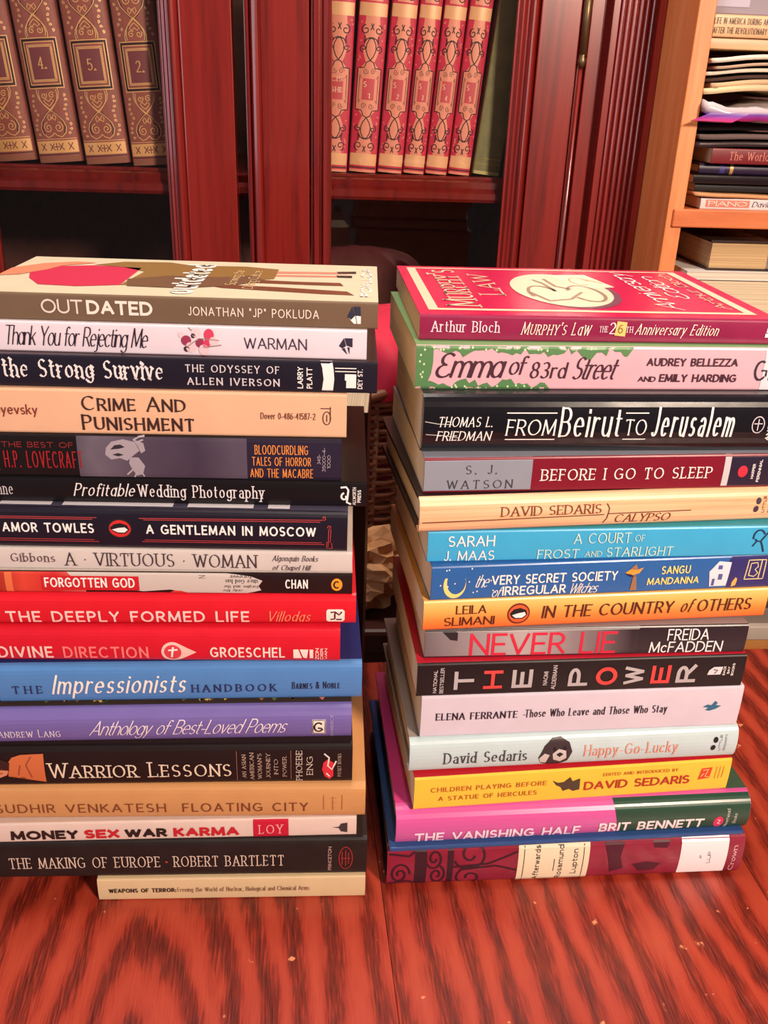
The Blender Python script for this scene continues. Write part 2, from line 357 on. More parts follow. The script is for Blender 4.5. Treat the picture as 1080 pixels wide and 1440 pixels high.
def letters(V, Fc, text, box, style, rot, surf):
    """lay a line of writing in box=(u0,u1,v0,v1) on a surface map surf(u,v)"""
    s = dict(STY[style]) if isinstance(style, str) else dict(style)
    w, thin, pen = s.get('w', .13), s.get('thin', None), R(s.get('pen', 0))
    ser, slant, track, sc = s.get('ser', 0), s.get('slant', 0), s.get('track', .2), s.get('sc', 0)
    join = s.get('join', 0)
    def gap_of(w): return max(track, w * .8) if join else max(track, w + .085 + ser * .35)
    u0, u1, v0, v1 = box
    run, cap = (u1 - u0, v1 - v0) if rot in (0, 180) else (v1 - v0, u1 - u0)
    items = []
    for ch in text:
        if ch == ' ': items.append((None, .3, 1)); continue
        k = 1.0
        if ch == 'E' and join: ch = '#'
        if ch == 'a' and (join or slant > .15): ch = '@'
        if sc and ch.islower(): ch, k = ch.upper(), sc
        items.append((ch, GLYPH[ch][0] * k, k))
    sw = sum(i[1] for i in items); g = gap_of(w)
    kx = (run / cap - g * (len(items) - 1) - w) / sw if sw > 0 else 1
    if kx < .85 and sw > 0:                      # condensed setting: lighter pen, tighter spacing
        f = max(.5, max(kx, .2) ** .5)
        w *= f; ser *= f; thin = thin * f if thin else thin; track *= f
        g = gap_of(w); kx = max(.3, (run / cap - g * (len(items) - 1) - w) / sw)
    track = g
    def wf0(t):
        if thin is None: return w
        a = math.atan2(t.y, t.x); return thin + (w - thin) * abs(math.sin(a - pen))
    def put(p):
        a, b = p.x * cap, p.y * cap
        if rot == 0: return surf(u0 + a, v0 + b)
        if rot == 90: return surf(u1 - b, v0 + a)
        if rot == -90: return surf(u0 + b, v1 - a)
        return surf(u1 - a, v1 - b)
    x = w / 2
    for ch, wd, k in items:
        if ch:
            strokes = GLYPH[ch][1]; hk = 1 - w
            tr = lambda p: (x + p[0] * kx * k + slant * p[1] * k, w / 2 + p[1] * k * hk)
            ends = [q for st in strokes for q in (st[0], st[-1])]
            for st in strokes:
                pts = [tr(p) for p in st]
                if s.get('angular') and len(pts) > 5: pts = pts[::2] + ([pts[-1]] if (len(pts) - 1) % 2 else [])
                if s.get('angular'):
                    for e, nb in ((st[0], st[1]), (st[-1], st[-2])):
                        if abs(nb[1] - e[1]) > abs(nb[0] - e[0]):
                            c = Vector(tr(e)); ribbon(V, Fc, [c + Vector((-.085, .07)), c + Vector((.085, -.07))], lambda t: .11, put, False)
                ribbon(V, Fc, pts, wf0, put)
                if ser:
                    for e, nb in ((st[0], st[1]), (st[-1], st[-2])):
                        if sum(1 for q in ends if abs(q[0] - e[0]) + abs(q[1] - e[1]) < .02) > 1 and ch not in 'EFLDBPRTh': continue
                        if ch in 'ETLF' and e[1] > .4 and e[1] < .6 and e[0] == 0: continue
                        dx, dy = abs(nb[0] - e[0]), abs(nb[1] - e[1])
                        c = Vector(tr(e)); c.y += (w / 2 - .03) * (1 if e[1] > nb[1] else -1 if e[1] < nb[1] else 0)
                        if dy > dx * 1.2 and min(abs(e[1] - q) for q in (0, .66, 1, -.3)) < .03:
                            ribbon(V, Fc, [c - Vector((ser, 0)), c + Vector((ser, 0))], lambda t: max(.06, thin or w), put, False)
                        elif dx >= dy and e[1] in (0, 1) and ch in 'EFTLZ':
                            sg = -1 if e[1] == 1 else 1
                            ribbon(V, Fc, [c, c + Vector((0, sg * ser * 1.3))], lambda t: max(.05, thin or w), put, False)
        x += wd * kx + track

# ------------------------------------------------------------------ the book builder
class Book:
    def __init__(s, name, label, ruler, z, T, W, spine, top=None, bottom=None, kind='pb', bulge=None, pages=None,
                 loc=None, rot=None, L=None, cat='book', group=None, r=None):
        """ruler = (mark_a, mark_b, x, y, length, yaw, left_mark, right_mark): marks measured along the spine"""
        if ruler:
            a, b, xa, ya, ln, yaw, pl, pr = ruler
            k = ln / (b - a) / 1000.0; yaw = R(yaw)
            s.k, s.pl = k, pl
            L = (pr - pl) * k
            x0 = xa / 1000 + (pl - a) * k * math.cos(yaw); y0 = ya / 1000 + (pl - a) * k * math.sin(yaw)
            loc, rot = (x0, y0, z), (0, 0, yaw)
        else: s.k, s.pl = 1.0, 0.0
        s.L, s.T, s.W = L, T, W
        hc = kind == 'hc'
        t = .0026 if hc else .0006
        ov = .003 if hc else .0002
        s.b = bulge if bulge is not None else (.0022 if hc else .0005)
        s.r = r if r is not None else (min(.004, T * .2) if hc else min(.0012, T * .1))
        s.root = empty(name, loc, rot, label, cat, group)
        # cover: one folded shell, spine and boards with their own colours
        N = 14
        vs = [T * (0.5 - 0.5 * math.cos(math.pi * i / N)) for i in range(N + 1)]
        y0 = s.sy(0)
        outer = [(W, 0.0), (W * .5, 0.0), (y0 + .004, 0.0)] + [(s.sy(v), v) for v in vs] + [(y0 + .004, T), (W * .5, T), (W, T)]
        inner = []
        for y, v in outer:
            vv = min(max(v, t), T - t)
            inner.append((y if y > y0 + .003 else y + t, vv))
        V, Fc, mi = [], [], []
        K = len(outer)
        xs = [0, L * .25, L * .5, L * .75, L]
        for x in xs:
            V += [(x, y, v) for y, v in outer] + [(x, y, v) for y, v in inner]
        nb = 3
        def mid(i): return 1 if i < nb else (2 if i >= K - 1 - nb else 0)
        for j in range(len(xs) - 1):
            A, B = j * 2 * K, (j + 1) * 2 * K
            for i in range(K - 1):
                Fc.append((A + i, A + i + 1, B + i + 1, B + i)); mi.append(mid(i))
                Fc.append((A + K + i, B + K + i, B + K + i + 1, A + K + i + 1)); mi.append(mid(i))
            for i in (0, K - 1):
                Fc.append((A + i, B + i, B + K + i, A + K + i)); mi.append(1 if i == 0 else 2)
        for x_i in (0, len(xs) - 1):
            A = x_i * 2 * K
            for i in range(K - 1): Fc.append((A + i, A + K + i, A + K + i + 1, A + i + 1)); mi.append(mid(i))
        top = top or spine; bottom = bottom or top
        o = mesh_obj('cover', V, Fc, [spine, bottom, top], s.root, mi=mi)
        fix_normals(o)
        s.cover = o
        p = MB()
        p.box(ov, L - ov, max(.001, s.sy(0) + t), W - (ov if hc else .0004), t, T - t)
        p.build('page_block', pages or PAGE_TAN, s.root)
    def sy(s, v):
        T, r = s.T, s.r; q = 2 * v / T - 1
        y = -s.b * (1 - q * q); d = min(v, T - v)
        if d < r: y += r - math.sqrt(max(0, r * r - (r - d) ** 2))
        return y
    def X(s, x): return (x - s.pl) * s.k
    def S(s, layer):
        e = .00012 + .00010 * layer
        return lambda u, v: (u, s.sy(min(max(v, 0), s.T)) - e, v)
    def C(s, layer):
        e = .00012 + .00010 * layer
        return lambda u, v: (u, v, s.T + e)
    def write(s, text, x0, x1, t0, t1, m_, style='sans', rot=0, layer=3, name='lettering', top=False):
        rows = text if isinstance(text, list) else [(text, x0, x1, t0, t1)]
        for tx, a, b, c, d in rows:
            V, Fc = [], []
            if top: letters(V, Fc, tx, (a * s.L, b * s.L, c * s.W, d * s.W), style, rot, s.C(layer))
            else: letters(V, Fc, tx, (s.X(a), s.X(b), c * s.T, d * s.T), style, rot, s.S(layer))
            mesh_obj(name, V, Fc, m_, s.root)
    def rect(s, x0, x1, t0, t1, m_, layer=1, name='printed_panel', top=False, n=12):
        V, Fc = [], []
        for i in range(n + 1):
            t = t0 + (t1 - t0) * i / n
            for x in (x0, x1): V.append(s.C(layer)(x * s.L, t * s.W) if top else s.S(layer)(s.X(x), t * s.T))
        Fc = [(2 * i, 2 * i + 1, 2 * i + 3, 2 * i + 2) for i in range(n)]
        return mesh_obj(name, V, Fc, m_, s.root)
    def poly(s, pts, m_, layer=2, name='printed_figure', top=False):
        polys = pts if isinstance(pts[0], list) else [pts]
        V, Fc = [], []
        for pg in polys:
            bm = bmesh.new()
            vs = [bm.verts.new((x * s.L, t * s.W, 0) if top else (s.X(x), t * s.T, 0)) for x, t in pg]
            bm.faces.new(vs); bmesh.ops.triangulate(bm, faces=bm.faces[:], ngon_method='EAR_CLIP')
            if not top:
                for _ in range(5):
                    ed = [e for e in bm.edges if abs(e.verts[0].co.y - e.verts[1].co.y) > .0022]
                    if not ed: break
                    bmesh.ops.subdivide_edges(bm, edges=ed, cuts=1); bmesh.ops.triangulate(bm, faces=bm.faces[:])
            n = len(V); bm.verts.index_update(); sf = s.C(layer) if top else s.S(layer)
            V += [sf(v.co.x, v.co.y) for v in bm.verts]
            Fc += [tuple(n + v.index for v in f.verts) for f in bm.faces]
            bm.free()
        return mesh_obj(name, V, Fc, m_, s.root)
    def line(s, lines, w, m_, layer=2, name='printed_lines', top=False):
        V, Fc = [], []
        for pts in (lines if isinstance(lines[0], list) else [lines]):
            if top: q = [(x * s.L, t * s.W) for x, t in pts]; sf = s.C(layer)
            else: q = [(s.X(x), t * s.T) for x, t in pts]; sf = s.S(layer)
            ribbon(V, Fc, q, lambda t_: w, lambda p: sf(p.x, p.y), False, .003)
        return mesh_obj(name, V, Fc, m_, s.root)
def disc(xc, tc, rx, rt_, n=24, a0=0, a1=360):
    return [(xc + rx * math.cos(R(a0 + (a1 - a0) * i / n)), tc + rt_ * math.sin(R(a0 + (a1 - a0) * i / n))) for i in range(n + (0 if a1 - a0 == 360 else 1))]
def jag(x0, x1, base, amp, n, seed, edge):
    """ragged brushed strip between an edge and a wavering line, as a row of cells"""
    rd = random.Random(seed)
    p = [(x0 + (x1 - x0) * (i + (rd.uniform(-.3, .3) if 0 < i < n else 0)) / n, base + amp * (math.sin(i * .7 + seed) * .6 + rd.uniform(-.8, .8))) for i in range(n + 1)]
    p[-1] = (p[-1][0], edge + (base - edge) * .15)
    return [[(p[i][0], edge), (p[i + 1][0], edge), p[i + 1], p[i]] for i in range(n)]
def spiral(cx, cy, r, turns, a0, sgn=1, n=26, squash=1.0):
    return [(cx + r * (1 - .82 * i / n) * math.cos(R(a0) + sgn * turns * 2 * math.pi * i / n), cy + squash * r * (1 - .82 * i / n) * math.sin(R(a0) + sgn * turns * 2 * math.pi * i / n)) for i in range(n + 1)]

# ------------------------------------------------------------------ the setting
tag(MB().box(-2.2, 2.2, -1.6, 1.62, -.79, -.75).build('floor', M_FLOOR), 'brown wooden floor of the room', None, None, 'structure')
tag(MB().box(-2.2, 2.2, 1.62, 1.70, -.75, 1.9).build('wall_back', M_WALL), 'plain warm wall behind the bookcases', None, None, 'structure')

# ------------------------------------------------------------------ table
TY = R(7)
table = empty('wooden_table', (0.01, 0.40, -.75), (0, 0, TY), 'red-brown stained wooden table with visible grain carrying two stacks of books', 'table')
px_ = [-.80, -.53, -.262, .003, .262, .53, .84]
ring = [(.1, .2), (-.1, -.3), (.115, -.10), (.34, .1), (-.2, .1), (.1, 0)]     # where each board was cut from the log
for i in range(len(px_) - 1):
    ox, oy = px_[i] + ring[i][0], ring[i][1]
    pl_ = MB().box(px_[i] + .0001 - ox, px_[i + 1] - .0001 - ox, -.48 - oy, .315 - oy, .722, .75).build('plank', M_TABLE, table, bevel=.0004)
    pl_.location = (ox, oy, 0)
for (a, b) in ((-.74, -.42), (.78, -.42), (-.74, .25), (.78, .25)):
    lg = MB().box(a - .03, a + .03, b - .03, b + .03, 0, .722).build('leg', M_TABLE, table, bevel=.004)
MB().box(-.74, .78, -.43, -.405, .63, .722).build('apron', M_TABLE, table)
MB().box(-.74, .78, .235, .26, .63, .722).build('apron', M_TABLE, table)

# ------------------------------------------------------------------ glazed cabinet
CY = R(4)
CAB = Vector((-.0821, 1.1743, 0))
cax = Vector((math.cos(CY), math.sin(CY), 0)); cny = Vector((-math.sin(CY), math.cos(CY), 0))
def cab_pt(s_, y_, z_): return CAB + cax * s_ + cny * y_ + Vector((0, 0, z_))
cab = empty('glazed_cabinet', CAB + Vector((0, 0, -.75)), (0, 0, CY), 'dark red mahogany cabinet with two glazed doors and a reeded pilaster', 'cabinet')
ZB = .75           # cabinet coordinates start on the floor
Z0, Z1 = ZB - .62, ZB + .98
def stick(name, pts, parent, m_=None, z0=Z0, z1=Z1, bevel=.0012):
    return MB().extrude([(a / 1000, b / 1000) for a, b in pts], z0, z1).build(name, m_ or M_MAHOG, parent, bevel=bevel)
# carcass
MB().box(-.555, -.535, .02, .37, .0, Z1 + .06).build('side_panel', M_MAHOG, cab)
MB().box(.369, .388, .02, .37, .0, Z1 + .06).build('side_panel', M_MAHOG, cab)
MB().box(-.535, .369, .355, .37, .0, Z1 + .06).build('back_panel', M_INTERIOR, cab)
MB().box(-.555, .388, .0, .37, Z1 + .06, Z1 + .10).build('top_panel', M_MAHOG, cab, bevel=.004)
MB().box(-.555, .388, .0, .37, .0, Z0 - .004).build('plinth', M_MAHOG, cab, bevel=.004)
MB().box(-.095, -.075, .03, .06, Z0, Z1).build('centre_post', M_MAHOG, cab)
for zt in (ZB - .25, ZB + .055, ZB + .393, ZB + .74):
    sh = MB().box(-.534, .368, .045, .354, zt - .022, zt).build('shelf', M_MAHOG, cab)
    MB().extrude([(.036, zt - .030), (.045, zt - .030), (.045, zt - .003), (.038, zt - .006), (.040, zt - .014), (.033, zt - .019), (.033, zt - .026)], -.534, .368, 'x').build('shelf_nosing', M_MAHOG, sh)
# door with its left glass
def glazing(parent, s0, s1):
    MB().box(s0, s1, .016, .019, Z0 + .06, Z1 - .06).build('glass_pane', M_GLASS, parent)
def rails(parent, s0, s1):
    for a, b in ((Z0, Z0 + .07), (Z1 - .07, Z1)): MB().box(s0, s1, .002, .024, a, b).build('rail', M_MAHOG, parent, bevel=.002)
mould = lambda s0, d: [(s0, 6), (s0 + d * 4, -1), (s0 + d * 8, -3), (s0 + d * 11, 0), (s0 + d * 12, 5), (s0 + d * 15, 5), (s0 + d * 17, 8), (s0 + d * 20, 8), (s0 + d * 22, 14), (s0 + d * 25, 14), (s0 + d * 25, 24), (s0, 24)]
d1 = stick('door', [(-170, 0), (-111, 0), (-111, 24), (-172, 24), (-172, 3)], cab)
stick('moulding', mould(-171, -1), d1, M_MAHOG)
stick('moulding', mould(-433, 1), d1); stick('stile', [(-492, 0), (-433, 0), (-433, 24), (-492, 24)], d1)
glazing(d1, -.412, -.192); rails(d1, -.433, -.171)
# right door with rounded astragal strip
d2 = stick('door', [(-79, 0), (-23, 0), (-23, 24), (-98, 24), (-98, 8), (-79, 8)], cab)
bead = [(-96, 8), (-96, 2), (-93, 0), (-91.5, 2), (-91, 4), (-90, -3), (-88, -7), (-84.5, -8.5), (-81, -7), (-79, -3), (-78.5, 8)]
stick('astragal', bead, d2, M_MAHOG, bevel=.0004)
stick('moulding', [(-21, 24), (-21, 6), (-18.5, 6), (-17, 0), (-11, -1), (-9.5, 5), (-7.5, 5), (-6, -1), (-2, -2), (3, 8), (4, 14), (4, 24)], d2, bevel=.0004)
stick('stile', [(244, 0), (291, 0), (291, 24), (244, 24)], d2)
stick('moulding', mould(243.5, -1), d2)
glazing(d2, .002, .221); rails(d2, -.022, .244)
# hinge: long barrel with a finial
h = MB().tube([(.2965, .000, Z0 + .02), (.2965, .000, Z1 - .02)], .0028, 8).build('hinge_bead', M_MAHOG, cab, smooth=True)
h = MB()
h.tube([(.2965, -.003, ZB + .535), (.2965, -.003, ZB + .62)], .0046, 10)
h.tube([(.2965, -.003, ZB + .520), (.2965, -.003, ZB + .525), (.2965, -.003, ZB + .530), (.2965, -.003, ZB + .533), (.2965, -.003, ZB + .536)], [.0012, .0042, .0048, .0032, .0046], 10)
h.build('hinge', M_BRASS, cab, smooth=True)
MB().box(.2925, .302, .012, .02, Z0, Z1).build('hinge_gap', M_MAHOG, cab)
stick('frame_stile', [(302, 0), (318, 0), (318, 30), (302, 30)], cab)
stick('frame_groove', [(318, 12), (326, 12), (326, 30), (318, 30)], cab, M_MAHOG, bevel=0)
pil = stick('pilaster', [(326, -6), (334, -6), (334.5, 0), (379, 0), (380, -6), (388, -6), (388, 22), (326, 22)], cab, z0=.0, z1=Z1 + .06, bevel=.0006)
for i in range(6):
    c = 338.2 + i * 7.2
    stick('reed', [(c + 3.3 * math.cos(R(a)), 0.5 - 5.5 * math.sin(R(a))) for a in range(0, 181, 20)], pil, z0=.0, z1=Z1 + .055, bevel=0)
pil2 = stick('pilaster', [(-555, -6), (-493, -6), (-493, 22), (-555, 22)], cab, z0=.0, z1=Z1 + .06)
for i in range(6):
    c = -541 + i * 7.2
    stick('reed', [(c + 3.3 * math.cos(R(a)), -5.5 - 5.5 * math.sin(R(a))) for a in range(0, 181, 20)], pil2, z0=.0, z1=Z1 + .055, bevel=0)

# ------------------------------------------------------------------ old volumes inside the cabinet
GOLD = mat((240, 188, 124), 0.4, 0.15); GOLD_P = mat((236, 180, 116), 0.4, 0.1); DARKST = mat((46, 22, 20), 0.6); PLUM = mat((126, 62, 66), 0.6)
def upright(name, label, s_left, width, height, depth, lean, y_, spine, group=None, bulge=.006, pages=None, T=None):
    """book standing on the cabinet shelf, spine out; u runs up the spine, v runs from its right edge to its left"""
    th = R(lean)   # positive: top leans to the right
    a = s_left + width
    z_ = .3935
    ex = cax * math.cos(0)
    up = Vector((0, 0, 1)) * math.cos(th) + cax * math.sin(th)
    lf = -(cax * math.cos(th) - Vector((0, 0, 1)) * math.sin(th))
    mtx = Matrix((up, cny, lf)).transposed()
    if lean >= 0: base = cab_pt(a, y_, z_)
    else: base = cab_pt(s_left, y_, z_) - lf * width
    B = Book(name, label, None, 0, width, depth, spine, kind='hc', bulge=bulge, loc=base, rot=mtx.to_euler(), L=height, cat='book', group=group, pages=pages, r=.002)
    return B
BROWNC = cover_mat((162, 90, 78), 0.5, wear=.15)
def gilt_volume(s_left, width, lean, num, label, h=.30):
    B = upright('gilt_volume', label, s_left, width, h, .16, lean, .06, BROWNC, 'brown gilt volumes behind the glass')
    T = width; q = lambda p, u: (u / 1000, .5 - .5 * p * .88)      # p across -1..1, u millimetres up
    B.rect(.011, .025, .03, .97, GOLD_P, 1, 'gilt_band')
    B.rect(h - .025, h - .011, .03, .97, GOLD_P, 1, 'gilt_band'); B.rect(h - .0085, h - .0075, .03, .97, DARKST, 1, 'head_line')
    fr2 = [[q(-.8, 205), q(.8, 205), q(.8, 266), q(-.8, 266), q(-.8, 205)], [q(-.68, 210), q(.68, 210), q(.68, 261), q(-.68, 261), q(-.68, 210)]] + [[q(p, u) for p, u in spiral(sg * .32, c_, .3, 1.5, 90, sg, squash=26)] for sg in (-1, 1) for c_ in (222, 248)]
    B.line(fr2, .00095, GOLD, 2, 'gilt_tooling')
    B.rect(.0005, .0065, .03, .97, mat((150, 96, 74), .8), 1, 'worn_tail')
    B.rect(.0085, .0095, .03, .97, DARKST, 1, 'tail_line'); B.rect(.0265, .0272, .03, .97, GOLD, 1, 'tail_line')
    fl = []
    for p in (-.72, -.24, .24, .72):
        if abs(p) > .5 or True:
            fl += [[q(p - .12, 14), q(p + .12, 22)], [q(p - .12, 22), q(p + .12, 14)]]
    fl += [[q(0, 13.5), q(0, 22.5)], [q(-.16, 18), q(.16, 18)]]
    B.line(fl, .0011, PLUM, 3, 'band_flowers')
    # number frame
    def sq(p, a, b): return [q(-p, a), q(p, a), q(p, b), q(-p, b), q(-p, a)]
    B.rect(.094, .128, .5 - .5 * .52, .5 + .5 * .52, PLUM, 1, 'number_panel')
    g = [sq(.56, 93, 129), sq(.62, 91.5, 130.5), sq(.76, 88, 134), sq(.90, 84, 138)]
    dk = [sq(.83, 86, 136)]
    for sg in (1, -1):
        def arcpts(f): return [q(sg * p, u) for p, u in f]
        for (y0_, d_) in ((84, -1), (138, 1)):
            c = [(.52, 0), (.56, 5), (.5, 11), (.32, 17), (0, 24), (-.3, 30), (-.56, 37), (-.66, 44), (-.58, 51), (-.36, 55), (-.12, 53), (0, 50)]
            g.append(arcpts([(p, y0_ + d_ * u) for p, u in c]))
            g.append(arcpts([(p * .86, y0_ + d_ * (u + 1.5)) for p, u in c[:5]]))
            dk.append(arcpts([(p * .93, y0_ + d_ * u) for p, u in c[:4]]))
            dk.append(arcpts([(p * .94, y0_ + d_ * (u - .6)) for p, u in c[4:9]]))
            g += [[q(p, u / 1) for p, u in spiral(sg * .27, y0_ + d_ * 44, .24, 1.5, 90, sg * d_, squash=25)],
                  [q(p, u) for p, u in spiral(sg * .2, y0_ + d_ * 8, .16, 1.3, 40, -sg * d_, squash=24)],
                  arcpts([(.0, y0_ + d_ * 33), (.16, y0_ + d_ * 36), (.22, y0_ + d_ * 32), (.12, y0_ + d_ * 29), (.0, y0_ + d_ * 34)]),
                  arcpts([(.0, y0_ + d_ * 15), (.12, y0_ + d_ * 12), (.26, y0_ + d_ * 14), (.14, y0_ + d_ * 17), (0, y0_ + d_ * 20)])]
            rd = random.Random(int(y0_) + sg)
            for i in range(9):
                u = y0_ + d_ * (8 + i * 5.4); p = .86 - .18 * rd.random()
                if i in (6, 7): p = .9
                g.append([q(sg * pp, uu) for pp, uu in spiral(p, u, .075, 1.1, rd.uniform(0, 360), 1, 10, squash=24)])
    B.line(g, .00095, GOLD, 2, 'gilt_tooling')
    B.line(dk, .0021, DARKST, 1, 'black_tooling')
    letters_box = (.105, .119, .40, .60)
    V, Fc = [], []
    letters(V, Fc, num, (.105, .118, T * .41, T * .59), 'serif', -90, B.S(3)); mesh_obj('volume_number', V, Fc, GOLD, B.root)
    return B
gilt_volume(-.417, .052, -4.6, '1.', 'brown gilt-tooled volume standing beside the one numbered 4 behind glass')
gilt_volume(-.3605, .0525, -4.6, '4.', 'brown gilt-tooled volume with the number 4 on its spine')
gilt_volume(-.3035, .054, -4.4, '5.', 'brown gilt-tooled volume between those numbered 4 and 2 behind glass')
gilt_volume(-.2455, .052, -4.2, '2.', 'brown gilt-tooled volume half hidden by the door stile, numbered 2')

REDC = cover_mat((214, 48, 78), 0.45, wear=.15); TANP = mat((232, 148, 122), 0.45, .05); TANB = mat((240, 184, 134), 0.4, .1); INKB = mat((52, 22, 26), 0.6); ROSE = mat((206, 92, 92), .5)
def red_volume(s_left, width, lean, label, nums, h=.27):
    B = upright('red_volume', label, s_left, width, h, .14, lean, .06, REDC, 'crimson scroll-tooled set behind the glass', bulge=.0035)
    T = width; q = lambda p, u: (u / 1000, .5 - .5 * p * .96)
    B.rect(.0, .003, .03, .97, TANP, 1, 'tail_line'); B.rect(.0045, .006, .03, .97, INKB, 1, 'tail_line')
    B.rect(.008, .022, .03, .97, TANB, 1, 'gilt_band'); B.rect(.176, .190, .03, .97, TANB, 1, 'gilt_band'); B.rect(h - .022, h - .008, .03, .97, TANB, 1, 'gilt_band'); B.rect(.192, .246, .2, .8, TANP, 1, 'tan_field')
    B.line([[q(p, u) for p, u in spiral(sg * .3, c_, .26, 1.4, 90, sg, squash=18)] for sg in (-1, 1) for c_ in (222, 238)], .0010, INKB, 2, 'black_scrollwork')
    # tan ornamental field in the middle of the spine
    field = [(.55, 22), (.6, 34), (.3, 42), (.62, 52), (.45, 60), (.3, 66), (.62, 72), (.84, 74), (.84, 118), (.62, 120), (.3, 126), (.45, 132), (.6, 140), (.34, 150), (.62, 160), (.5, 172), (.5, 176)]
    pg = [q(p, u) for p, u in field] + [q(-p, u) for p, u in field[::-1]]
    vv = []; ff = []
    for i, (p, u) in enumerate(field):
        for k in range(7): vv.append(B.S(1)(*((q(p * (1 - k / 3.0), u)[0], q(p * (1 - k / 3.0), u)[1] * T))))
        if i:
            for k in range(6): a = (i - 1) * 7 + k; ff.append((a, a + 1, a + 8, a + 7))
    mesh_obj('tan_field', vv, ff, TANP, B.root)
    vv = []; ff = []
    B.rect(.084, .108, .5 - .5 * .42, .5 + .5 * .42, mat((204, 72, 82), .5), 2, 'title_panel')
    bl, gd = [], []
    fr = [(0, 64), (.25, 66), (.4, 72), (.84, 73), (.84, 119), (.4, 120), (.25, 126), (0, 128)]
    for sg in (1, -1):
        bl.append([q(sg * p, u) for p, u in fr])
        gd.append([q(sg * p, u) for p, u in [(.55, 84), (.68, 80), (.68, 112), (.55, 108)]])
        for (y0_, d_) in ((64, -1), (128, 1)):
            bl.append([q(sg * p, y0_ + d_ * u) for p, u in [(0, 0), (.22, 5), (.36, 11), (.34, 17), (.16, 23), (-.08, 25), (-.34, 23), (-.56, 19)]])
            bl.append([q(p, u) for p, u in spiral(sg * .56, y0_ + d_ * 13, .26, 1.25, -90 * d_, sg * d_, 22, squash=16)])
            bl.append([q(sg * .5, y0_ + d_ * 18), q(sg * .5, y0_ + d_ * 27)])
            bl.append([q(p, u) for p, u in spiral(sg * .46, y0_ + d_ * 33, .34, 1.2, 90 * d_, -sg * d_, 22, squash=16)])
            bl.append([q(sg * p, y0_ + d_ * u) for p, u in [(.12, 33), (.0, 36), (-.1, 40)]])
        gd.append([q(p, u) for p, u in spiral(sg * .28, 116, .2, 1.4, 0, sg, 18, squash=18)]); gd.append([q(p, u) for p, u in spiral(sg * .28, 77, .2, 1.4, 0, -sg, 18, squash=18)])
        gd.append([q(p, u) for p, u in spiral(sg * .42, 208, .34, 1.2, 0, sg, 18, squash=18)]); bl.append([q(p, u) for p, u in spiral(sg * .4, 200, .36, 1.3, 0, -sg, 18, squash=18)])
    B.line(bl, .0012, INKB, 2, 'black_scrollwork'); B.line(gd, .0006, INKB, 2, 'fine_scrollwork')
    rd = random.Random(int(s_left * 10000)); sp_ = []
    for i in range(16):
        sg = rd.choice((-1, 1)); sp_.append([q(pp, uu) for pp, uu in spiral(sg * rd.uniform(.74, .9), rd.choice((rd.uniform(26, 66), rd.uniform(124, 172))), .07, 1, rd.uniform(0, 360), 1, 8, squash=18)])
    B.line(sp_, .0006, TANP, 2, 'sprigs')
    V, Fc = [], []
    for (tx, u0_, u1_, v0_, v1_) in nums: letters(V, Fc, tx, (u0_, u1_, T * v0_, T * v1_), 'serifb', -90, B.S(3))
    mesh_obj('volume_lettering', V, Fc, mat((240, 196, 170), .4), B.root)
    return B
n5 = lambda d: [('S', .098, .105, .56, .68), (d, .086, .092, .42, .52)]
ordn = ['first', 'second', 'third', 'fourth', 'fifth']
red_volume(-.012, .0355, 2.4, 'crimson scroll-tooled volume with two lines of lettering beside the door moulding', [('LIS', .104, .110, .3, .7), ('SHE', .092, .098, .3, .7)])
for i, (sl, w_, ln_) in enumerate(((.0255, .0350, 3.2), (.0625, .0315, 3.8), (.0955, .027, 4.0), (.1240, .028, 4.3), (.1535, .028, 4.6))):
    red_volume(sl, w_, ln_, 'crimson scroll-tooled volume, %s of five with small square title panels' % ordn[i], n5(str(i + 1)))
GREENC = cover_mat((132, 130, 84), 0.55, wear=.2)
gb = upright('green_volume', 'worn olive green book leaning beside the crimson set behind glass', .1850, .036, .27, .15, 5.6, .06, GREENC, None, bulge=.002)
gb.rect(.0, .004, .05, .95, mat((196, 186, 120), .7), 1, 'worn_tail'); gb.rect(.012, .0135, .05, .95, mat((150, 140, 70), .5), 1, 'tail_line'); gb.rect(.019, .020, .05, .6, mat((190, 170, 70), .5), 1, 'tail_line')

# ------------------------------------------------------------------ open orange shelf unit beside the cabinet
SU = empty('pine_shelf_unit', cab_pt(.389, -.105, -.75), (0, 0, CY), 'orange pine open shelf unit crammed with papers and books', 'bookcase')
MB().box(0, .018, 0, .30, 0, 1.75).build('side_panel', M_PINE, SU)
MB().box(-.0005, .0185, -.003, .0, 0, 1.75).build('front_edge', M_PINE, SU, bevel=.001)
MB().box(.560, .578, -.003, .30, 0, 1.75).build('side_panel', M_PINE, SU, bevel=.001)
MB().box(.018, .56, .292, .30, 0, 1.75).build('back_panel', M_INTERIOR, SU)
for zt in (.10, .52, .86, 1.126, 1.50):
    MB().box(.0182, .5598, .004, .291, zt - .018, zt).build('shelf', M_PINE_H, SU)
    MB().box(.006, .5598, -.007, .004, zt - .019, zt + .001).build('shelf_lip', M_PINE_H, SU, bevel=.0015)
def su_pt(s_, y_, z_): return cab_pt(s_, y_ - .105, z_)
SH = 'papers and books on the upper pine shelf'
def shelf_book(name, label, s0, L, y_, z, T, W, spine, top=None, kind='pb', pages=None, group=SH, turned=False, yaw=0):
    p = su_pt(s0 + (L if turned else 0), y_ + (W if turned else 0), z)
    return Book(name, label, None, 0, T, W, spine, top, kind=kind, pages=pages, loc=p, rot=(0, 0, CY + R(yaw) + (math.pi if turned else 0)), L=L, group=group)
b = shelf_book('piano_book', 'white-spined book with a pink block reading PIANO on the pine shelf', .429, .20, .006, .3765, .0125, .15, cover_mat((222, 214, 216)), cover_mat((60, 34, 28)), pages=PAGE_CREAM)
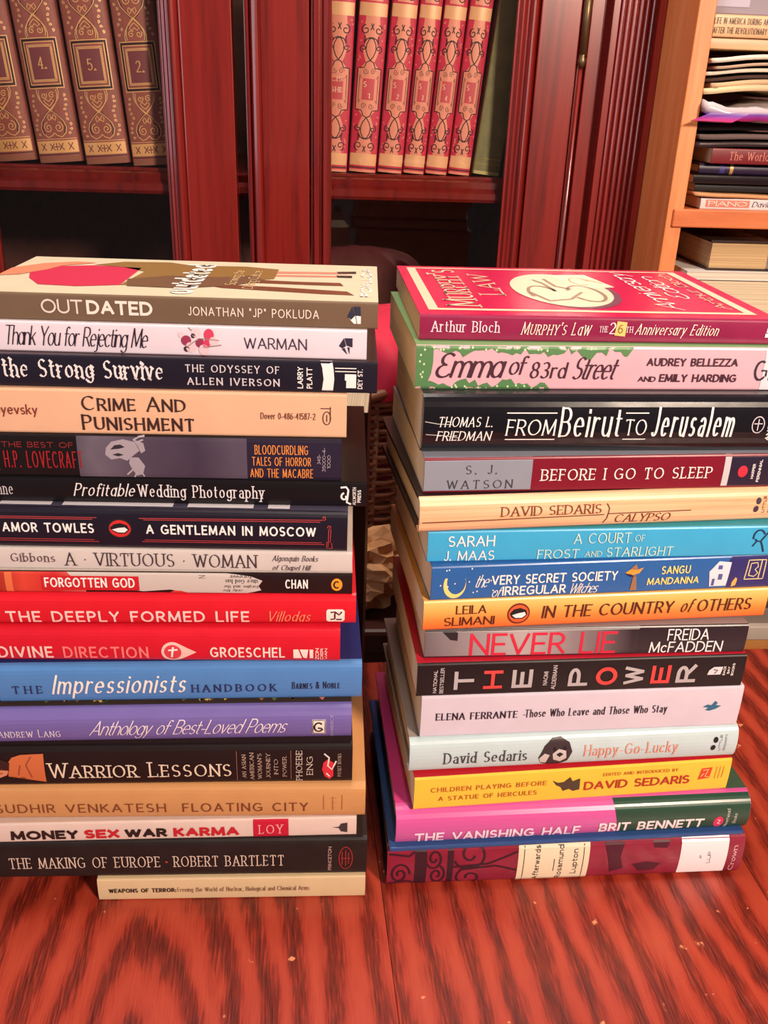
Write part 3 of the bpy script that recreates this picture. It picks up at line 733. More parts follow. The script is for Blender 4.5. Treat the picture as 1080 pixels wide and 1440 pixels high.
b.rect(.006, .058, .2, .85, mat((202, 126, 108)), 1); b.write('PIANO', .009, .055, .3, .75, mat((236, 216, 206)), 'serifb'); b.write('David', .061, .083, .28, .78, mat((52, 30, 60)), 'ital')
def sheet(name, label, cat, s0, s1, y0, y1, z, m_, amp=.002, T=.004, seed=0, front=0.0, group=SH, nx=28, ny=10, tip=0.0, crinkle=0.0):
    """loose paper, folder or bag lying on the shelf: a rumpled slab"""
    rd = random.Random(seed); ph = [rd.uniform(0, 6) for _ in range(6)]
    o_ = su_pt(s0, y0, z)
    V, Fc = [], []
    L, W = s1 - s0, y1 - y0
    def hgt(i, j):
        a, c = i / nx, j / ny
        w_ = amp * (.55 * math.sin(7 * a + ph[0] + 2 * c) + .3 * math.sin(15 * a + ph[1] - 3 * c) + .25 * math.sin(5 * c + ph[2]))
        return w_ + front * (1 - c) ** 3 * math.sin(3.1 * a + ph[3]) + tip * max(0, 1 - a * 5) + crinkle * (abs(mnoise.noise(Vector((a * 9, c * 5, seed)))) + .5 * abs(mnoise.noise(Vector((a * 23, c * 13, seed + 5)))))
    mn = min(hgt(i, j) for i in range(nx + 1) for j in range(ny + 1))
    for lay in (0, 1):
        for j in range(ny + 1):
            for i in range(nx + 1):
                e = .002 * math.sin(9 * i / nx + ph[4]) if j == 0 else 0
                V.append((L * i / nx, W * j / ny + e, (hgt(i, j) - mn) + lay * T))
    n = (nx + 1) * (ny + 1)
    for j in range(ny):
        for i in range(nx):
            a = j * (nx + 1) + i
            Fc += [(a, a + nx + 1, a + nx + 2, a + 1), (n + a, n + a + 1, n + a + nx + 2, n + a + nx + 1)]
    for i in range(nx):
        Fc.append((i, i + 1, n + i + 1, n + i)); a = ny * (nx + 1) + i; Fc.append((a, n + a, n + a + 1, a + 1))
    for j in range(ny):
        a = j * (nx + 1); Fc.append((a, n + a, n + a + nx + 1, a + nx + 1)); a += nx; Fc.append((a, a + nx + 1, n + a + nx + 1, n + a))
    o = fix_normals(mesh_obj(name, V, Fc, m_, None, True))
    o.location = o_; o.rotation_euler = (0, 0, CY)
    return tag(o, label, cat, group)
PAPER_W = page_mat((232, 216, 196), (3, 3, 500)); PAPER_T = page_mat((214, 170, 124), (3, 3, 500)); PAPER_G = page_mat((150, 132, 124), (3, 3, 500))
sheet('brown_envelope', 'creased tan envelope lying on the PIANO book', 'envelope', .420, .62, .002, .15, .3890, cover_mat((206, 150, 104), .7), .0012, .0035, 3, .001)
shelf_book('black_book', 'thin black book under the navy one on the pine shelf', .424, .2, .02, .3945, .0095, .15, cover_mat((26, 20, 24)), pages=PAGE_CREAM)
shelf_book('black_book', 'black glossy book lying on the thin black book', .418, .2, .012, .4040, .0095, .15, cover_mat((34, 24, 28), .2), pages=PAGE_CREAM)
b = shelf_book('navy_book', 'dark navy book with two gold bands across its spine', .424, .2, .016, .4135, .0125, .15, cover_mat((44, 30, 58)), pages=PAGE_CREAM, kind='hc')
b.rect(.036, .040, .05, .95, mat((196, 150, 100), .4, .3), 1, 'gold_band'); b.rect(.086, .091, .05, .95, mat((196, 150, 100), .4, .3), 1, 'gold_band'); b.rect(.024, .030, .1, .9, mat((60, 52, 120)), 1)
b = shelf_book('dark_red_book', 'dark red book lettered The World of on the pine shelf', .432, .2, .004, .4260, .0165, .16, cover_mat((122, 26, 36)), cover_mat((60, 24, 26)), pages=PAGE_CREAM)
b.write('The World of', .020, .080, .25, .8, mat((206, 120, 104)), 'serif')
sheet('magazine', 'dark curled magazine lying over the dark red book', 'magazine', .412, .62, .010, .16, .4425, mat((62, 46, 48), .35), .0012, .006, 5, .0012)
sheet('magazine', 'grey magazine curled at its corner under the plastic bag', 'magazine', .414, .62, .002, .16, .4510, page_mat((120, 100, 96), (3, 3, 600)), .0012, .005, 5, .0012)
sheet('black_folder', 'black folder under the plastic bag on the pine shelf', 'folder', .4085, .62, .008, .17, .4600, mat((30, 24, 26), .4), .0012, .006, 5, .0012)
o = sheet('plastic_bag', 'clear grey plastic bag with purple and pink edge poking out of the shelf', 'bag', .4085, .62, -.018, .14, .4685, ramp_mat('bag_print', 'Z', .002, .026, [(0, (206, 50, 110)), (.18, (170, 60, 160)), (.30, (120, 80, 170)), (.42, (186, 170, 178)), (1, (226, 216, 214))], .18), .007, .012, 11, .004, nx=40, ny=16, crinkle=.004)
fix_normals(mesh_obj('bag_corner', [(-.016, -.004, .002), (.03, -.003, .001), (.05, -.002, .011), (.004, -.004, .010), (-.016, .000, .001), (.03, .004, .000), (.05, .004, .010), (.004, .002, .009)], [(0, 1, 2, 3), (7, 6, 5, 4), (0, 4, 5, 1), (1, 5, 6, 2), (2, 6, 7, 3), (3, 7, 4, 0)], ramp_mat('bag_corner_print', 'Z', 0, .011, [(0, (206, 40, 90)), (.4, (176, 60, 150)), (.7, (120, 84, 180)), (1, (196, 170, 196))], .2), o))
for i, (c, a, t_, f_, lab) in enumerate((((232, 204, 160), .0022, .0068, .002, 'cream folded paper lying on the plastic bag'), ((216, 178, 138), .0026, .0052, .003, 'tan folder with bent front edge above the plastic bag'),
        ((76, 52, 44), .0028, .0036, .0035, 'dark brown folder between the loose papers'), ((240, 228, 210), .0034, .0036, .004, 'white crumpled paper sheet in the loose paper pile'),
        ((190, 160, 134), .0036, .0030, .0045, 'beige newspaper sheet in the loose paper pile'), ((240, 228, 208), .0040, .0046, .005, 'white newspaper folded over at the top of the paper pile'))):
    sheet('loose_paper', lab, 'paper', .4085 + .005 * ((i * 2) % 3), .62, -.004 + .007 * ((i * 3) % 4 % 3), .15, .4965 + i * .0062, page_mat(c, (4, 4, 700)), .0030, min(t_, .0058), 24, .0035)
shelf_book('cream_book', 'cream-coloured book lying on the loose paper pile', .4085, .2, .004, .5415, .0105, .15, cover_mat((218, 176, 134)), pages=PAPER_W)
b = shelf_book('tan_history_book', 'tan book about the revolutionary war topping the paper pile', .4085, .2, .000, .5525, .0215, .15, cover_mat((216, 168, 122)), cover_mat((190, 150, 116)), pages=PAPER_W)
b.write([('LIFE IN AMERICA DURING AND', -.004 + .004, .062, .58, .86), ('AFTER THE REVOLUTIONARY WAR', .0, .070, .16, .44)], 0, 0, 0, 0, mat((64, 36, 28)), 'cond')
bx_ = MB().box(0, .20, 0, .15, 0, .085).build('document_box', mat((140, 128, 138), .6), None, bevel=.002)
tag(bx_, 'grey-lilac document box standing on the tan book', 'box', SH); bx_.location = su_pt(.4085, .012, .5742); bx_.rotation_euler = (0, 0, CY)
MB().box(.002, .040, -.0004, 0, .008, .07).build('paper_label', mat((176, 166, 184), .6), bx_)
# lower compartment
SL = 'books on the lower pine shelf'
z_ = .1105
for i, (T_, c, lab) in enumerate(((.03, (88, 40, 36), 'brown book at the foot of the pile under the pine shelf'), (.034, (52, 60, 70), 'slate grey book in the pile under the pine shelf'), (.028, (120, 96, 66), 'khaki book in the pile under the pine shelf'), (.032, (70, 34, 44), 'plum book in the pile under the pine shelf'), (.0265, (110, 30, 44), 'maroon book right under the thick cream-edged book'))):
    shelf_book('shelf_book', lab, .425 + .006 * (i % 3), .23, .012, z_, T_, .16, cover_mat(c), kind='hc', group=SL); z_ += T_
shelf_book('thick_paperback', 'thick book with cream page edges turned outward under the pine shelf', .422, .24, -.014, z_, .0385, .17, cover_mat((96, 26, 38)), cover_mat((60, 40, 40)), pages=PAGE_CREAM, group=SL, turned=True); z_ += .0385
shelf_book('white_booklet', 'thin white booklet lying on the thick cream-edged book', .420, .24, -.012, z_, .0095, .16, cover_mat((226, 220, 214)), pages=PAPER_W, group=SL, turned=True); z_ += .0095
shelf_book('old_brown_book', 'old dark brown book with tan page edges lying on the white booklet', .446, .075, -.004, z_, .0345, .12, cover_mat((44, 28, 22)), pages=PAGE_AGED, kind='hc', group=SL, turned=True)
z_ = -.2295
for i, (T_, c, k, dy, lab) in enumerate(((.020, (190, 136, 76), 'pb', .000, 'ochre book lowest in the pile beyond the table edge'), (.022, (186, 172, 160), 'pb', -.006, 'pale grey book in the pile beyond the table edge'), (.024, (130, 116, 110), 'pb', .004, 'mid grey book in the pile beyond the table edge'),
        (.014, (84, 62, 58), 'hc', .006, 'thin brown book in the pile beyond the table edge'), (.024, (176, 104, 62), 'pb', .000, 'rust brown book in the pile beyond the table edge'), (.020, (120, 74, 58), 'pb', -.004, 'cocoa brown book in the pile beyond the table edge'),
        (.018, (200, 160, 116), 'pb', .002, 'sand coloured book in the pile beyond the table edge'), (.022, (90, 50, 44), 'hc', .004, 'chestnut hardback in the pile beyond the table edge'), (.022, (180, 150, 130), 'pb', .000, 'beige book topping the pile beyond the table edge'))):
    shelf_book('shelf_book', lab, .520 + .01 * ((i * 7) % 3), .24, dy + .008, z_, T_, .16, cover_mat(c), pages=PAGE_GREY, kind=k, group='books in the pile beyond the table edge'); z_ += T_

# ------------------------------------------------------------------ between table and cabinet
chest = empty('wooden_chest', (-.02, .93, -.75), (0, 0, R(5)), 'dark brown wooden chest behind the table', 'chest')
MB().box(-.26, .26, -.12, .16, .04, .70).build('body', M_DARKWOOD, chest, bevel=.004)
MB().box(-.27, .27, -.13, .17, .70, .73).build('lid', M_DARKWOOD, chest, bevel=.005)
for a in (-.22, .22):
    for c in (-.09, .13): MB().box(a - .025, a + .025, c - .02, c + .02, 0, .045).build('foot', M_DARKWOOD, chest)
bk = empty('wicker_basket', (-.035, .985, -.02), (0, 0, 0), 'brown wicker basket with red cloth standing on the dark chest', 'basket')
NS, BH = 26, .222
def brad(z): return .088 + .016 * (z / BH)
wv = MB()
for k in range(30):
    z = .004 + k * BH / 30
    pts = []
    for i in range(NS * 4):
        a = 2 * math.pi * i / (NS * 4)
        rr = brad(z) + .0032 * math.cos(a * NS / 2 + (math.pi if k % 2 else 0))
        pts.append((rr * math.cos(a), rr * math.sin(a), z))
    wv.tube(pts, .0036, 5, True)
tag(wv.build('woven_side', M_WICKER, bk, smooth=True), None, None, None, 'stuff')
for i in range(NS):
    a = 2 * math.pi * (i + .5) / NS
    MB().tube([(brad(z) * math.cos(a), brad(z) * math.sin(a), z) for z in (0, BH * .5, BH + .004)], .0034, 6).build('stake', M_WICKER, bk, smooth=True)
rim = MB()
for ph in (0, math.pi): rim.tube([((brad(BH) + .004 * math.cos(9 * a + ph)) * math.cos(a), (brad(BH) + .004 * math.cos(9 * a + ph)) * math.sin(a), BH + .005 + .004 * math.sin(9 * a + ph)) for a in [2 * math.pi * i / 96 for i in range(96)]], .0055, 6, True)
rim.build('rim', M_WICKER, bk, smooth=True)
MB().extrude([(.088 * math.cos(2 * math.pi * i / 32), .088 * math.sin(2 * math.pi * i / 32)) for i in range(32)], 0, .006).build('base', M_WICKER, bk)
# red cloth bunched in the basket
V, Fc = [], []
NA, NR = 60, 22
for j in range(NR + 1):
    t = j / NR
    for i in range(NA):
        a = 2 * math.pi * i / NA
        fold = 1 + .10 * math.sin(5 * a + 3 * t) + .06 * math.sin(11 * a - 5 * t)
        if t < .3: r_, z = .070, .10 + .13 * t / .3
        else: r_, z = (.098 * max(0, math.cos((t - .3) / .7 * math.pi / 2)) ** .6 if t < 1 else 0), .222 + .072 * math.sin((t - .3) / .7 * math.pi / 2)
        V.append((r_ * fold * math.cos(a), r_ * fold * math.sin(a), z + .008 * math.sin(7 * a + 9 * t) * (1 - t)))
for j in range(NR):
    for i in range(NA): a = j * NA + i; c = j * NA + (i + 1) % NA; Fc.append((a, c, c + NA, a + NA))
rc = fix_normals(mesh_obj('red_cloth', V, Fc, mat((196, 24, 60), .7), None, True)); rc.location = (-.020, .985, -.02)
tag(rc, 'bright red cloth bunched up in the wicker basket', 'cloth')
# crumpled brown paper on the chest
bm = bmesh.new(); bmesh.ops.create_icosphere(bm, subdivisions=4, radius=1)
for v in bm.verts:
    d = v.co.normalized(); n1 = mnoise.noise(d * 2.1); n2 = abs(mnoise.noise(d * 4.3 + Vector((3, 1, 2)))); n3 = abs(mnoise.noise(d * 9 + Vector((1, 7, 2))))
    r_ = 1 + .25 * n1 - .45 * n2 - .22 * n3
    v.co = Vector((d.x * .075 * r_, d.y * .036 * r_, d.z * .052 * r_))
mz = min(v.co.z for v in bm.verts)
me = bpy.data.meshes.new('crumpled_paper'); bm.to_mesh(me); bm.free()
cp = link('crumpled_paper', me, None, cover_mat((200, 146, 98), .75, wear=.1)); cp.location = (-.030, .848, -.0205 - mz)
tag(cp, 'crumpled brown wrapping paper on the chest in front of the basket', 'paper')

# ------------------------------------------------------------------ stack topped by the cream cover (brown spine)
GA = 'books in the stack topped by a cream cover'
def SA(name, label, ruler, z, T, W, spine, top=None, **k): return Book(name, label, ruler, z, T, W, spine, top, group=GA, **k)
# dark book standing upright behind the stack
B = Book('dark_upright_book', 'dark brown book standing upright behind the stack topped by a cream cover', None, 0, .040, .10, cover_mat((52, 36, 30), .4), cover_mat((70, 50, 40)),
         loc=(-.014, .636, 0), rot=Matrix(((0, 0, 1), (0, 1, 0), (-1, 0, 0))).transposed().to_euler(), L=.272, group=None, pages=PAGE_GREY)
B.write('Beyond a Cat Came', .19, .2535, .28, .50, mat((120, 92, 78)), 'serif', 0)
B.root.location = (-.014, .636, 0)

B = SA('paperback_book', 'cream-covered paperback with olive brown spine and illustrated figures', (0, 531, -210.4, 484.2, 203.5, 1.62, -42, 531), .3688, .0145, .113,
       cover_mat((112, 90, 72), .4), cover_mat((222, 212, 184), .3), bulge=.0003)
B.write('OUT', 60, 118, .28, .80, mat((226, 208, 200)), 'sans'); B.write('DATED', 123, 215, .28, .80, mat((238, 224, 216)), 'bold')
B.write('JONATHAN "JP" POKLUDA', 264, 448, .34, .67, mat((226, 208, 196)), STY['wide'])
B.poly([[(497, .84), (506, .84), (507, .50), (500, .52)], [(488, .46), (495, .84), (499, .52), (493, .36)]], mat((40, 44, 66)), 2, 'publisher_mark'); B.poly([[(500, .50), (507, .49), (507, .2), (502, .2)], [(489, .44), (493, .34), (499, .5), (501, .2), (497, .2)]], WHITE, 2, 'publisher_mark')
# printed cover picture: two women lying across the cover
B.poly([[(.06, .55), (.10, .70), (.20, .76), (.34, .72), (.34, .24), (.24, .18), (.14, .20), (.09, .36)]], mat((206, 44, 84), .35), 1, 'printed_skirt', True)
B.poly([[(.20, .78), (.27, .90), (.40, .92), (.47, .84), (.62, .86), (.72, .80), (.72, .52), (.64, .42), (.34, .24), (.36, .62), (.28, .74)]], mat((140, 108, 60), .35), 1, 'printed_coat', True)
B.poly([[(.34, .40), (.44, .52), (.58, .52), (.66, .60), (.70, .46), (.62, .30), (.5, .2), (.36, .22)]], mat((112, 84, 62), .35), 2, 'printed_dress', True)
B.poly([[(.05, .44), (.0, .40), (.0, .62), (.06, .78), (.14, .86), (.2, .84), (.12, .72), (.10, .6)]], mat((224, 140, 110), .35), 2, 'printed_arm', True)
B.poly([[(.72, .74), (.90, .77), (.92, .72), (.72, .68)], [(.72, .64), (.89, .66), (.91, .62), (.72, .59)]], mat((226, 140, 120), .35), 1, 'printed_legs', True)
B.poly([[(.885, .775), (.94, .80), (.94, .74), (.89, .72)], [(.885, .665), (.93, .67), (.93, .61), (.89, .61)]], mat((40, 40, 40), .35), 2, 'printed_shoes', True)
B.poly([[(.58, .50), (.78, .46), (.90, .46), (.91, .38), (.84, .38), (.62, .40)], [(.52, .34), (.74, .30), (.92, .24), (.94, .15), (.86, .16), (.6, .24)]], mat((116, 70, 48), .35), 1, 'printed_legs', True)
B.write('outdated', .46, .54, .06, .86, mat((248, 246, 240), .35), 'bold', 90, 4, 'cover_lettering', True)
B.write([('Surviving the', .60, .63, .3, .72), ('Dating Culture', .65, .68, .22, .72)], 0, 0, 0, 0, mat((226, 190, 140), .35), 'brush', 90, 4, 'cover_lettering', True)
B.write('POKLUDA', .955, .985, .12, .9, mat((255, 255, 250), .2), 'bold', 90, 2, 'cover_lettering', True)

B = SA('paperback_book', 'white-lilac paperback with handwritten title and pink flowers on its spine', (0, 515, -211.6, 481.3, 199.1, 1.66, -40, 515), .3521, .0166, .135, cover_mat((226, 212, 226), .4), cover_mat((232, 220, 226)))
B.write('Thank You for Rejecting Me', 8, 207, .22, .88, mat((38, 20, 40)), dict(w=.09, thin=.045, pen=25, slant=.2, track=.05, join=1))
for pts, c in (([disc(262, .52, 7, .17), disc(281, .45, 6, .16)], (150, 50, 84)), ([disc(294, .72, 7, .2), disc(290, .42, 5, .14)], (206, 60, 96)), ([disc(276, .80, 6, .17), disc(268, .3, 7, .18), disc(286, .22, 7, .18), disc(300, .5, 6, .16), disc(255, .7, 4, .1)], (236, 196, 206)), ([disc(262, .24, 4, .1), disc(272, .68, 3, .08)], (60, 40, 50))):
    B.poly(pts, mat(c), 2, 'printed_flowers')
B.line([[(262, .3), (280, .6), (308, .55)], [(285, .3), (311, .4)], [(270, .85), (266, .95)]], .0005, mat((150, 130, 120)), 3, 'printed_stems')
B.write('WARMAN', 343, 431, .30, .68, mat((52, 40, 66)), 'light')
B.poly([[(484, .74), (495, .74), (495, .44), (487, .5)], [(476, .48), (483, .74), (486, .48), (481, .40)], [(488, .44), (491, .2), (491, .44)], [(480, .38), (488, .2), (484, .42)]], mat((44, 38, 60)), 2, 'publisher_mark')

B = SA('hardcover_book', 'navy-black book with white blackletter title and a white stripe', (0, 528, -211.7, 475.0, 204.9, 2.51, -70, 530), .3342, .0179, .15, cover_mat((26, 22, 38), .38), cover_mat((60, 40, 46)), pages=PAGE_CREAM)
B.write('the Strong Survive', 7, 230, .30, .90, mat((226, 218, 222)), 'black'); B.write('Only', -62, -8, .30, .90, mat((226, 218, 222)), 'black')
B.write([('THE ODYSSEY OF', 260, 392, .58, .82), ('ALLEN IVERSON', 262, 392, .18, .42)], 0, 0, 0, 0, mat((206, 198, 206)), dict(w=.17, thin=.08, pen=15, ser=.1, track=.42))
B.write([('LARRY', 417, 425, .14, .82), ('PLATT', 430, 438, .14, .80)], 0, 0, 0, 0, WHITE, 'cond', 90)
B.poly([(449, 1), (466, 1), (468, .75), (469, .45), (467, .0), (451, .0), (454, .45), (452, .8)], WHITE, 2, 'white_stripe')
B.line([[(470, .80), (500, .80)], [(470, .70), (500, .70)]], .0005, WHITE, 2); B.poly([[(484, .62), (500, .62), (500, .18), (486, .18), (486, .42), (484, .42)]], WHITE, 2, 'publisher_mark')
B.write('DEY ST.', 502, 509, .16, .78, WHITE, 'cond', 90)

B = SA('paperback_book', 'peach paperback spine with two large lines of dark capitals', (0, 486, -213.9, 471.1, 191.1, 3.07, -42, 487), .3086, .0256, .135, cover_mat((226, 178, 146), .45), cover_mat((216, 170, 140)))
B.write('Dostoyevsky', -38, 57, .43, .66, mat((126, 50, 40)), 'sans')
B.write('Crime And', 118, 262, .54, .88, mat((58, 34, 32)), dict(w=.14, thin=.06, pen=20, ser=.08, sc=.82)); B.write('Punishment', 116, 273, .10, .46, mat((58, 34, 32)), dict(w=.14, thin=.06, pen=20, ser=.08, sc=.82))
B.write('Dover 0-486-41587-2', 366, 443, .42, .57, mat((110, 60, 48)), 'sans')
B.line([[(450, .68), (465, .68)], disc(459, .46, 5.5, .15, 16) + [(464.5, .46)], [(464, .72), (464, .4)], [(459, .54), (459, .38)]], .0005, mat((90, 50, 42)), 2, 'publisher_mark')

NAVY2 = cover_mat((40, 32, 54), .35)
B = SA('paperback_book', 'black horror paperback with grey picture panel and orange lettering', (0, 478, -216.9, 469.3, 191.2, 3.0, -24, 480), .2833, .0253, .135, cover_mat((20, 14, 17), .38), cover_mat((30, 24, 30)))
B.rect(112, 347, .02, .98, ramp_mat('horror_picture', 'X', .055, .15, [(0, (56, 46, 60)), (.2, (104, 94, 110)), (.5, (78, 66, 84)), (.8, (64, 54, 72)), (1, (84, 74, 92))], .35, .02), 1, 'printed_picture'); B.rect(347, 480, .01, .99, NAVY2, 1)
B.poly([[(152, .72), (160, .86), (176, .92), (192, .86), (198, .66), (190, .56), (180, .42), (170, .48), (158, .44), (150, .56)], [(184, .5), (196, .5), (204, .3), (200, .1), (192, .06), (186, .2), (182, .36)], [(190, .92), (204, .84), (206, .66), (200, .6), (196, .76)]], mat((160, 150, 162), .4), 2, 'printed_creature')
B.poly([[(158, .68), (164, .78), (172, .80), (178, .74), (170, .70)], [(160, .56), (168, .6), (176, .56), (168, .52)]], mat((50, 42, 52), .4), 3, 'printed_creature')
B.line([[(190, .9), (198, .98), (206, 1.0)], [(196, .86), (204, .92)], [(186, .2), (178, .08)], [(192, .14), (188, .02)], [(198, .16), (202, .04)]], .0009, mat((170, 160, 168), .4), 3, 'printed_fingers')
B.write('THE BEST OF', 9, 107, .70, .83, mat((126, 34, 36)), 'wide'); B.write('H.P. LOVECRAFT', 10, 110, .22, .62, mat((150, 26, 34)), dict(w=.14, track=.12))
B.write('Terrifying', -3, 3, .1, .9, mat((120, 100, 100)), 'sans', 90)
B.write([('BLOODCURDLING', 358, 433, .62, .84), ('TALES OF HORROR', 354, 437, .35, .56), ('AND THE MACABRE', 351, 440, .06, .28)], 0, 0, 0, 0, mat((232, 142, 66)), dict(w=.15, track=.13))
B.write([('345-', 446, 450.5, .4, .64), ('35000-4-', 453, 457.5, .22, .8), ('1000', 460, 464.5, .3, .62)], 0, 0, 0, 0, mat((200, 190, 200)), 'light', 90)

B = SA('hardcover_book', 'thin black book with white italic and roman title about weddings', (0, 515, -218.5, 468.0, 208.4, 2.69, -48, 515), .2680, .0153, .14, cover_mat((18, 13, 18), .34), cover_mat((30, 24, 28)), bulge=.0005)
B.write('nne', 0, 21, .32, .80, mat((190, 182, 186)), 'serif')
B.write('Profitable', 104, 188, .30, .82, mat((226, 218, 220)), 'ital'); B.write('Wedding Photography', 194, 370, .30, .80, mat((220, 212, 216)), 'serif')
B.line([spiral(484, .42, 6, .9, 100, 1, 16, .028), [(478, .8), (486, .82), (489, .7), (487, .2), (493, .12)]], .0011, WHITE, 2, 'publisher_mark')
B.write([('ALLWORTH', 495, 500, .1, .82), ('PRESS', 502, 507, .2, .72)], 0, 0, 0, 0, WHITE, 'cond', 90)

RED_D = mat((176, 60, 62))
B = SA('paperback_book', 'midnight blue paperback with white capitals, red rules and an oval emblem', (0, 487, -219.1, 460.1, 198.2, 2.31, -22, 488), .2430, .0251, .138, cover_mat((25, 20, 36), .38), cover_mat((70, 66, 86), .25), pages=PAGE_CREAM, bulge=.0012, r=.003)
B.poly([[(a_, .03), (b_, .03), (b_, .2), (a_, .2)] for a_, b_ in ((.05, .19), (.22, .52), (.56, .74), (.78, .84))], mat((216, 212, 220), .25), 1, 'printed_picture', True)
B.write('AMOR TOWLES', 9, 135, .42, .66, WHITE, dict(w=.2, track=.36)); B.write('A GENTLEMAN IN MOSCOW', 207, 444, .42, .66, WHITE, dict(w=.2, track=.36))
B.poly(disc(171, .54, 17, .25), mat((30, 22, 30)), 1, 'emblem'); B.poly(disc(171, .54, 15, .21), mat((206, 40, 40)), 2, 'emblem'); B.poly([[(157, .56), (163, .65), (172, .68), (181, .63), (184, .52), (178, .42), (168, .42), (161, .48)]], BLACK, 3, 'emblem_bird'); B.poly([[(160, .52), (168, .56), (178, .58), (182, .52), (177, .45), (168, .45)]], WHITE, 4, 'emblem_bird')
B.line([[(0, .80), (140, .80)], [(0, .76), (134, .76)], [(0, .25), (134, .25)], [(0, .20), (140, .20)], [(198, .80), (454, .83)], [(204, .765), (450, .785)], [(200, .22), (456, .22)], [(204, .265), (452, .265)],
        spiral(455, .88, 3.2, 1, 270, 1, 12, .016), [(462, .62), (461, .16)], [(465, .62), (464, .28), (459, .28), (459, .12), (467, .12), (466, .26)], spiral(463, .66, 3, 1, 200, -1, 12, .016)], .00042, RED_D, 2)

B = SA('paperback_book', 'thin white paperback with widely spaced grey capitals', (0, 495, -220.7, 459.4, 203.4, 2.48, -10, 495), .2295, .0135, .138, cover_mat((206, 196, 194), .4), cover_mat((200, 190, 186)))
B.write('Gibbons', 18, 79, .36, .78, mat((96, 70, 78)), dict(STY['serif'], track=.36)); B.write('A * VIRTUOUS * WOMAN', 93, 360, .20, .84, mat((66, 54, 60)), dict(w=.11, thin=.045, pen=20, ser=.18, track=.2))
B.write([('Algonquin Books', 382, 446, .56, .84), ('of Chapel Hill', 382, 435, .12, .38)], 0, 0, 0, 0, mat((66, 54, 60)), 'ital')

B = SA('paperback_book', 'red, torn-paper and black paperback with orange disc on its spine', (0, 495, -221.4, 456.1, 204.5, 3.07, -8, 495), .2157, .0138, .138, cover_mat((34, 18, 20), .35), cover_mat((200, 190, 184)))
B.rect(-8, 120, .02, .98, ramp_mat('torn_red', 'X', 0, .06, [(0, (150, 40, 24)), (.3, (214, 70, 54)), (.6, (196, 40, 44)), (1, (210, 120, 110))], .4), 1); B.rect(10, 20, .04, .96, mat((220, 110, 70)), 2)
B.poly([(96, .98), (318, .98), (352, .86), (368, .66), (362, .4), (366, .2), (346, .04), (262, .04), (238, .2), (200, .1), (150, .3), (110, .55), (102, .8)], mat((196, 184, 180), .5), 2, 'torn_paper'); B.poly([(236, .03), (262, .03), (254, .14), (244, .16)], mat((216, 60, 50)), 3)
B.rect(60, 195, .14, .82, mat((196, 32, 42), .4), 3, 'red_sticker'); B.write('FORGOTTEN GOD', 64, 189, .28, .74, WHITE, dict(w=.2, track=.2), layer=4)
B.write([('forever', 322, 353, .76, .92), ('since God has', 316, 362, .52, .72)], 0, 0, 0, 0, BLACK, 'serif', 180, 4); B.write([('forgive and the', 314, 362, .3, .44), ('only life', 312, 340, .12, .24)], 0, 0, 0, 0, mat((70, 60, 60)), 'serif', 180, 4)
B.write('Z', 279, 288, .76, .9, BLACK, 'sans', 180, 4)
B.write('CHAN', 400, 432, .30, .74, WHITE, dict(w=.22, track=.24)); B.poly(disc(473, .5, 8, .3), mat((232, 150, 44)), 2, 'orange_disc'); B.line(disc(473, .5, 4, .15, 14, 50, 310), .0009, BLACK, 3, 'orange_disc_mark')

JR = cover_mat((212, 28, 44), .3)
B = SA('hardcover_book', 'bright red hardback with a single line of pale spaced capitals', (0, 499, -223.4, 453.5, 208.7, 3.76, -16, 500), .1946, .0211, .145, JR, kind='hc', bulge=.002)
B.write('THE DEEPLY FORMED LIFE', 12, 349, .14, .52, mat((246, 202, 200)), dict(w=.17, track=.36)); B.write('Villodas', 373, 434, .16, .52, mat((250, 130, 100)), 'ital')
B.poly([(458, .22), (460, .16), (481, .16), (484, .22), (484, .52), (481, .58), (460, .58), (458, .52)], mat((240, 226, 220)), 2, 'publisher_mark'); B.line([[(464, .48), (470, .5), (470, .26), (464, .24)], [(470, .5), (476, .4), (480, .5)], [(472, .24), (480, .24)]], .0011, mat((90, 24, 32)), 3, 'publisher_mark')

B = SA('hardcover_book', 'crimson hardback with white pointed disc and publisher block on spine', (0, 478, -225.7, 450.6, 202.4, 3.09, -16, 478), .1710, .0236, .145, cover_mat((206, 26, 46), .3), kind='hc', bulge=.002)
B.write('DIVINE', 1, 77, .16, .52, mat((240, 196, 192)), dict(w=.2, track=.4)); B.write('DIRECTION', 91, 209, .16, .52, mat((240, 120, 120)), dict(w=.2, track=.4)); B.write('GROESCHEL', 295, 400, .20, .52, mat((246, 216, 210)), dict(w=.2, track=.36))
B.poly([disc(243, .36, 16, .30, 20, 40, 320) + [(262, .22), (276, .36), (262, .5)]], mat((236, 190, 184)), 2, 'pin_mark'); B.poly(disc(243, .36, 12, .22), mat((214, 60, 70)), 3, 'pin_mark'); B.line([[(244, .52), (241, .2)], [(237, .42), (250, .44)]], .0011, WHITE, 4, 'pin_mark')
B.poly([[(412, .18), (412, .46), (419, .46), (424, .18)], [(421, .46), (433, .46), (431, .18), (426, .2)], [(435, .46), (440, .46), (440, .18), (435, .18)]], mat((244, 222, 216)), 2, 'publisher_mark')
B.write([('ZON', 443, 448, .14, .5), ('DER', 450, 454, .14, .5), ('VAN', 456, 460, .14, .5)], 0, 0, 0, 0, mat((244, 222, 216)), 'cond', 90)

